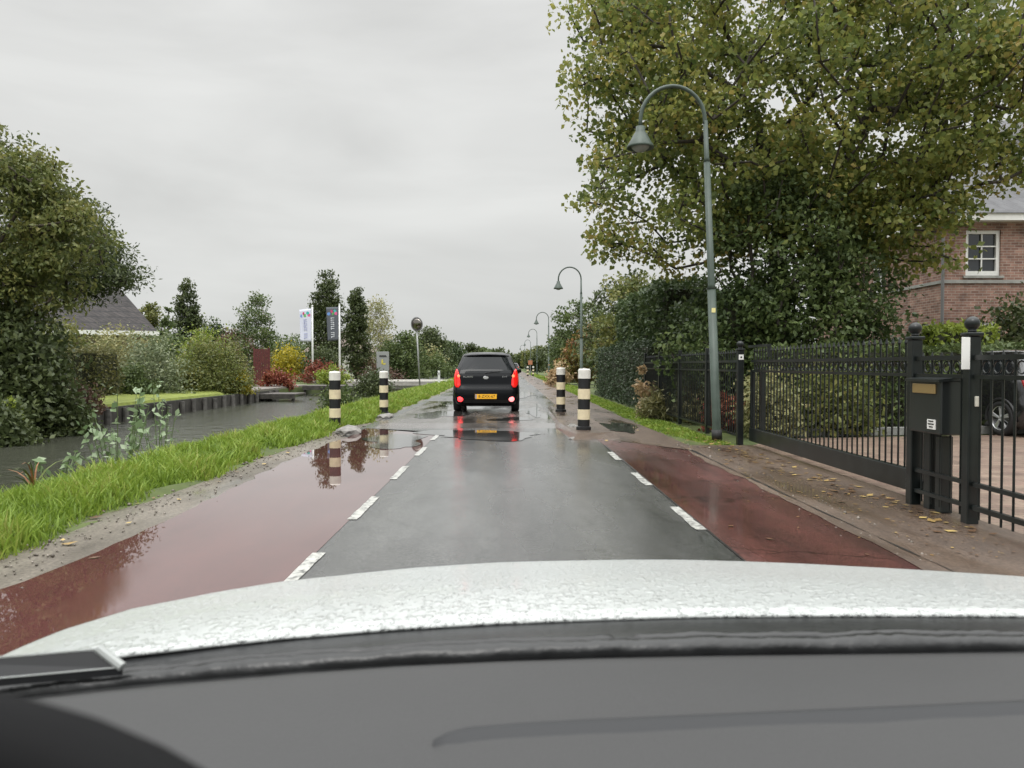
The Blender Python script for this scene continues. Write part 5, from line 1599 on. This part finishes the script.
def col_tree(nm, lab, xpix, ypix, Y, wpx, m, lf, n, seed, k=0.35, bark=None):
    X = px(xpix, Y); h = pz(ypix, Y); w = wpx * Y / F / 2
    tree(nm, lab, 'tree', X, Y, [(0, 0, h * 0.42, w, w, h * 0.40), (0, 0, h * 0.70, w * 0.72, w * 0.72, h * 0.27), (0.1 * w, 0, h * 0.86, w * 0.35, w * 0.35, h * 0.13)],
         h * 0.3, n, 45, lf, m, seed, r_base=0.04 + 0.012 * h, clump=k * w, bark=bark or BARKD, shell=0.6, group='trees beyond the canal', down=-0.5)
col_tree('poplar_tree', 'dark columnar poplar rising right of the grey roof', 189, 277, 55, 27, LEAF['dark'], 0.2, 130, 201)
col_tree('young_tree', 'thin sparse young tree between the grey roof and the columnar poplar', 168, 296, 52, 16, LEAF['mid'], 0.17, 30, 202)
col_tree('garden_tree', 'rounded olive tree touching the right slope of the grey roof', 150, 303, 58, 34, LEAF['olive'], 0.2, 90, 203)
col_tree('birch_tree', 'loose grey green birch standing alone left of the flags', 258, 290, 55, 42, LEAF['mid'], 0.17, 120, 204, bark=BIRCH)
col_tree('conifer_tree', 'tall dark columnar conifer between the two flags', 327, 270, 62, 35, LEAF['dark'], 0.2, 230, 205)
col_tree('conifer_tree', 'dark columnar conifer right of the grey flag', 357, 289, 60, 25, LEAF['dark'], 0.2, 170, 206)
col_tree('birch_tree', 'pale thin birch behind the right columnar conifer', 377, 298, 68, 40, LEAF['pale'], 0.18, 90, 207, bark=BIRCH)
col_tree('garden_tree', 'olive bushy tree behind the info sign', 403, 333, 66, 44, LEAF['mid'], 0.22, 110, 208)
col_tree('garden_tree', 'dark round tree right of the traffic mirror', 430, 329, 88, 38, LEAF['dark'], 0.27, 120, 209)
col_tree('garden_tree', 'distant dark tree just left of the car roof', 452, 343, 110, 30, LEAF['ever'], 0.3, 80, 210)
col_tree('garden_tree', 'distant round tree directly above the car roof', 471, 344, 130, 22, LEAF['dark'], 0.35, 70, 211)
col_tree('conifer_tree', 'dark low conifer clump left of the birch', 212, 320, 70, 40, LEAF['ever'], 0.24, 110, 212)
col_tree('garden_tree', 'brownish tree behind the red screens', 236, 332, 64, 44, LEAF['brown'], 0.22, 100, 213)
col_tree('garden_tree', 'dark tree behind the golden shrub and cottage', 292, 338, 95, 70, LEAF['mid'], 0.28, 110, 214)
col_tree('conifer_tree', 'small dark conifer in the gap right of the pale birch', 392, 346, 80, 30, LEAF['ever'], 0.25, 80, 215)
# trees where the road meets the sky
for i, (xp, yp, Y, wp, m, lab) in enumerate(((497, 352, 240, 34, 'dark', 'far tree mass at the road end left of the vanishing point'), (515, 356, 300, 30, 'olive', 'far tree closing the road at the vanishing point'), (482, 350, 200, 26, 'mid', 'far green tree behind the car roof'), (440, 346, 150, 40, 'ever', 'far dark tree behind the round tree'), (530, 352, 230, 28, 'dark', 'far dark tree behind the farthest lamps'))):
    col_tree('far_tree', lab, xp, yp, Y, wp, LEAF[m], 0.9, 70, 240 + i)
# background tree belt on the left, one mass
rngb = np.random.default_rng(77)
n = 5200
bx_ = rngb.uniform(-150, -14, n); by_ = 112 + rngb.normal(size=n) * 6
top = (4.3 + 1.2 * np.sin(bx_ * 0.21) + 0.8 * np.sin(bx_ * 0.67 + 1)) * np.clip(-bx_ / 40, 0.45, 1)
C = np.stack([bx_, by_, top * np.sqrt(rngb.uniform(0, 1, n))], 1)
LV, LT = leaf_geo(rngb, C, 0.75)
v = np.clip(0.5 + 0.4 * np.sin(bx_ * 0.4) + rngb.normal(size=n) * 0.2, 0, 1)
o = npmesh('woodland', LV, LT, LEAF['dark'], None, np.repeat(v, 4)); o['kind'] = 'stuff'
n = 4200
bx_ = rngb.uniform(7, 120, n); by_ = 62 + rngb.normal(size=n) * 5
top = 4.4 + 1.0 * np.sin(bx_ * 0.3) + 0.6 * np.sin(bx_ * 0.9 + 1)
C = np.stack([bx_, by_, top * np.sqrt(rngb.uniform(0, 1, n))], 1)
LV, LT = leaf_geo(rngb, C, 0.6)
o = npmesh('woodland', LV, LT, LEAF['dark'], None, np.repeat(rngb.uniform(0, 1, n), 4)); o['kind'] = 'stuff'

# ---- grass of both verges
def grass_field(name, n, seed, xlo, xhi, ymax, hmin, hmax, ymin=2.5, wscale=1.0, p=1.8):
    rng = np.random.default_rng(seed)
    Y = ymin + (ymax - ymin) * rng.uniform(0, 1, n) ** p
    a = np.array([xlo(y) for y in Y]) if callable(xlo) else np.full(n, xlo)
    b = np.array([xhi(y) for y in Y]) if callable(xhi) else np.full(n, xhi)
    X = a + (b - a) * rng.uniform(0, 1, n)
    edge = np.minimum(X - a, b - X)
    keep = rng.uniform(0, 1, n) < np.clip(edge / 0.14, 0.12, 1)
    clump = 0.5 + 0.5 * np.sin(X * 5.1 + np.sin(Y * 2.3)) * np.sin(Y * 3.7 + X)
    X, Y, clump, edge = X[keep], Y[keep], clump[keep], edge[keep]
    n = len(X)
    Z = verge_z(X)
    Hh = (hmin + (hmax - hmin) * rng.uniform(0, 1, n) ** 2.2 * (0.45 + 0.55 * clump)) * np.clip(0.4 + edge / 0.35, 0.4, 1)
    wd = (0.0028 + 0.0008 * Y) * wscale * rng.uniform(0.7, 1.4, n)
    ang = rng.uniform(0, 2 * math.pi, n)
    s = np.stack([np.cos(ang), np.sin(ang), np.zeros(n)], 1)
    ln = rng.uniform(0, 2 * math.pi, n); lm = Hh * rng.uniform(0.15, 0.9, n)
    lean = np.stack([np.cos(ln) * lm, np.sin(ln) * lm, np.zeros(n)], 1)
    base = np.stack([X, Y, Z - 0.01], 1)
    up = np.stack([np.zeros(n), np.zeros(n), Hh], 1)
    m = base + up * 0.6 + lean * 0.35
    tip = base + up * 0.95 + lean
    V = np.stack([base - s * wd[:, None], base + s * wd[:, None], m + s * wd[:, None] * 0.8, m - s * wd[:, None] * 0.8, tip], 1).reshape(-1, 3)
    k = np.arange(n)[:, None] * 5
    T = np.concatenate([k + [[0, 1, 2]], k + [[0, 2, 3]], k + [[3, 2, 4]]], 1).reshape(-1, 3)
    v = np.clip(0.45 * clump + 0.55 * rng.uniform(0, 1, n), 0, 1)
    o = npmesh(name, V, T, LEAF['grass'], None, np.repeat(v, 5))
    o['kind'] = 'stuff'
    return o
lx0 = lambda y: -4.75
lx1 = lambda y: -3.08 + 0.08 * math.sin(y * 1.7) + 0.05 * math.sin(y * 4.1) + (0.28 if y > 16 else 0.28 * max(0, (y - 11) / 5))
grass_field('verge_grass', 150000, 301, lx0, lx1, 34, 0.03, 0.28)
grass_field('verge_grass', 26000, 302, lambda y: -5.1, lambda y: -2.85, 110, 0.10, 0.30, ymin=30, p=1.4)
grass_field('verge_grass', 22000, 303, lambda y: 2.62 + 0.05 * math.sin(y * 2) + max(0, (13.2 - y) * 0.28), lambda y: 3.42, 40, 0.03, 0.10, ymin=10.6, p=1.5)
grass_field('verge_grass', 6000, 304, lambda y: 2.7, lambda y: 3.9, 110, 0.05, 0.12, ymin=38, p=1.3)
grass_field('verge_grass', 2600, 305, lambda y: 3.15, lambda y: 3.52, 7.6, 0.01, 0.045, ymin=4.0, p=1.0)

# ---- tall weeds standing in the left verge
def weed(label, X, Y, H, n_stem, seed, mat, lf=0.10):
    rng = np.random.default_rng(seed)
    z = float(verge_z(X)) - 0.02
    t = thing('weed_plant', label, 'weed', (X, Y, z), 0, 'tall weeds on the canal bank')
    bm = bmesh.new(); C = []
    for s in range(n_stem):
        a = rng.uniform(0, 6.28); sp = rng.uniform(0.05, 0.28); hh = H * rng.uniform(0.6, 1.0)
        b0 = np.array([math.cos(a) * sp * 0.5, math.sin(a) * sp * 0.5, 0]); b1 = np.array([math.cos(a) * sp * 1.5, math.sin(a) * sp * 1.5, hh])
        tube(bm, [b0, (b0 + b1) / 2 + [0, 0, 0.05], b1], [0.008, 0.006, 0.003], 5)
        for k in range(13):
            f = 0.25 + 0.75 * k / 12
            C.append(b0 + (b1 - b0) * f + rng.normal(size=3) * 0.02)
    obj('stem', bm, plain('green_stem', (0.10, 0.14, 0.05), 0.6), t)
    C = np.array(C)
    LV, LT = leaf_geo(rng, C, lf, 0.15, 0.55, upn=1.4)
    npmesh('leaves', LV, LT, mat, t, np.repeat(rng.uniform(0, 1, len(C)), 4))
weed('tall pale leaved weed on the bank in front of the lawn, the biggest', -4.72, 9.3, 1.35, 16, 401, LEAF['herb'], 0.115)
weed('pale leaved weed just right of the biggest one on the bank', -4.7, 10.4, 1.4, 9, 402, LEAF['herb'], 0.10)
weed('low pale weed in the grass left of the biggest one', -4.3, 7.4, 0.42, 4, 403, LEAF['herb'], 0.10)
weed('slender weed at the water edge before the golden shrub', -5.0, 16.5, 0.9, 5, 404, LEAF['herb'], 0.10)
weed('dark leaved weed at the water edge left of the near bollard', -5.1, 21.0, 0.95, 5, 405, LEAF['mid'], 0.12)
t = thing('reed_tuft', 'tuft of bent yellow and brown reed blades at the water edge', 'reeds', (-4.28, 6.95, -0.05), 0)
rr = random.Random(6)
for m_, nm_, cnt in ((plain('reed_brown', (0.27, 0.12, 0.05), 0.6), 'dry_blade', 4), (plain('reed_green', (0.13, 0.17, 0.04), 0.6), 'green_blade', 6)):
    for k in range(cnt):
        bm = bmesh.new(); a = rr.uniform(0, 6.28); ln = rr.uniform(0.1, 0.38); hh = rr.uniform(0.3, 0.62); w2 = 0.012
        pts = [(math.cos(a) * ln * f * f, math.sin(a) * ln * f * f, hh * (f - 0.35 * f ** 3)) for f in np.linspace(0, 1.1, 7)]
        rows = [(bm.verts.new((p[0] - w2 * (1.1 - i / 6), p[1], p[2])), bm.verts.new((p[0] + w2 * (1.1 - i / 6), p[1] + 0.002, p[2]))) for i, p in enumerate(pts)]
        for p, q in zip(rows, rows[1:]):
            bm.faces.new((p[0], p[1], q[1], q[0]))
        obj(nm_, bm, m_, t)

# ---- stones at the verge and rubble by the island
STONE = plain('grey_stone', (0.2, 0.19, 0.175), 0.75, var=0.4, vscale=8, bump=0.6, bscale=12)
def rock(label, X, Y, s, seed, z=0.0):
    rng = np.random.default_rng(seed)
    bm = bmesh.new(); bmesh.ops.create_icosphere(bm, subdivisions=2, radius=1)
    for v in bm.verts:
        k = 1 + 0.18 * math.sin(v.co.x * 3.1 + seed) + 0.15 * math.sin(v.co.y * 4.0 + seed * 2) + rng.normal() * 0.05
        v.co = Vector((v.co.x * s[0] * k, v.co.y * s[1] * k, max(-0.3 * s[2], v.co.z * s[2] * k)))
    o = obj('stone', bm, STONE); o.location = (X, Y, z + s[2] * 0.25)
    return tag(o, label, 'stone', 'loose stones along the road edges')
rock('grey stone slab at the grass edge by the leftmost bollard', -2.72, 13.1, (0.24, 0.34, 0.10), 1)
rock('low grey stone at the grass edge by the second left bollard', -2.72, 17.2, (0.2, 0.4, 0.07), 2)
rock('broken stone on the tip of the traffic island', 1.18, 13.6, (0.12, 0.2, 0.05), 3, 0.06)
rock('small brown stone lying in the puddle before the island', 1.05, 12.05, (0.09, 0.08, 0.035), 4, 0.0)
rock('flat stone in the wet road edge beside the far island bollard', 0.88, 15.5, (0.07, 0.22, 0.03), 5, 0.01)

# ---- fallen leaves
rng = np.random.default_rng(55)
n = 650
X = np.concatenate([3.2 - np.abs(rng.normal(size=400)) * 0.45, 3.34 - np.abs(rng.normal(size=190)) * 0.26, 1.5 + rng.uniform(0, 1.9, 30), -3.0 + rng.normal(size=30) * 0.15])
Y = np.concatenate([rng.uniform(4.6, 12.5, 400), rng.uniform(5.2, 12.5, 190), rng.uniform(5, 14, 30), rng.uniform(4, 14, 30)])
C = np.stack([X, Y, np.full(n, 0.014)], 1)
a = rng.uniform(0, 6.28, n); sz = rng.uniform(0.02, 0.055, n); sz[:400] = rng.uniform(0.006, 0.02, 400)
d = np.stack([np.cos(a), np.sin(a), rng.uniform(0.0, 0.25, n)], 1) * sz[:, None]
s = np.stack([-np.sin(a), np.cos(a), rng.uniform(0, 0.2, n)], 1) * sz[:, None] * 0.6
V = np.stack([C - d * [1, 1, 0], C + s, C + d, C - s * [1, 1, 0]], 1).reshape(-1, 3)
k = np.arange(n)[:, None] * 4
T = np.concatenate([k + [[0, 1, 2]], k + [[0, 2, 3]]], 1).reshape(-1, 3)
o = npmesh('fallen_leaves', V, T, leaf_mat('leaf_fallen', [(0.05, 0.027, 0.015), (0.09, 0.05, 0.025), (0.16, 0.10, 0.035), (0.3, 0.22, 0.08)], 0.1), None, np.repeat(rng.uniform(0, 1, n), 4))
o['kind'] = 'stuff'

# ---- loose gravel and grit on the muddy verge and round the island
rng = np.random.default_rng(66)
n = 1500
X = np.concatenate([-2.95 + rng.normal(size=1000) * 0.16, 1.3 + rng.normal(size=250) * 0.25, 2.55 + rng.normal(size=250) * 0.12])
Y = np.concatenate([3.2 + 14 * rng.uniform(0, 1, 1000) ** 1.5, rng.uniform(11.4, 21, 250), rng.uniform(4.5, 12, 250)])
sz = rng.uniform(0.004, 0.013, n) * np.where(rng.uniform(0, 1, n) > 0.95, 2.0, 1)
Zb = np.where((np.abs(X - 1.33) < 0.3) & (Y > 12.3) & (Y < 20.3), 0.085, 0.006)
octv = np.array([[1, 0, 0], [0, 1, 0], [-1, 0, 0], [0, -1, 0], [0, 0, 0.7], [0, 0, -0.6]], float)
V = (octv[None] * (1 + 0.5 * rng.uniform(-1, 1, (n, 6, 1)))) * sz[:, None, None] + np.stack([X, Y, Zb + sz * 0.25], 1)[:, None]
k = np.arange(n)[:, None] * 6
T = np.concatenate([k + [[a, b, 4]] for a, b in ((0, 1), (1, 2), (2, 3), (3, 0))] + [k + [[b, a, 5]] for a, b in ((0, 1), (1, 2), (2, 3), (3, 0))], 1).reshape(-1, 3)
o = npmesh('gravel', V.reshape(-1, 3), T, leaf_mat('gravel_stone', [(0.05, 0.042, 0.033), (0.10, 0.088, 0.072), (0.17, 0.15, 0.13)], 0.0, 0.5), None, np.repeat(rng.uniform(0, 1, n), 6))
o['kind'] = 'stuff'
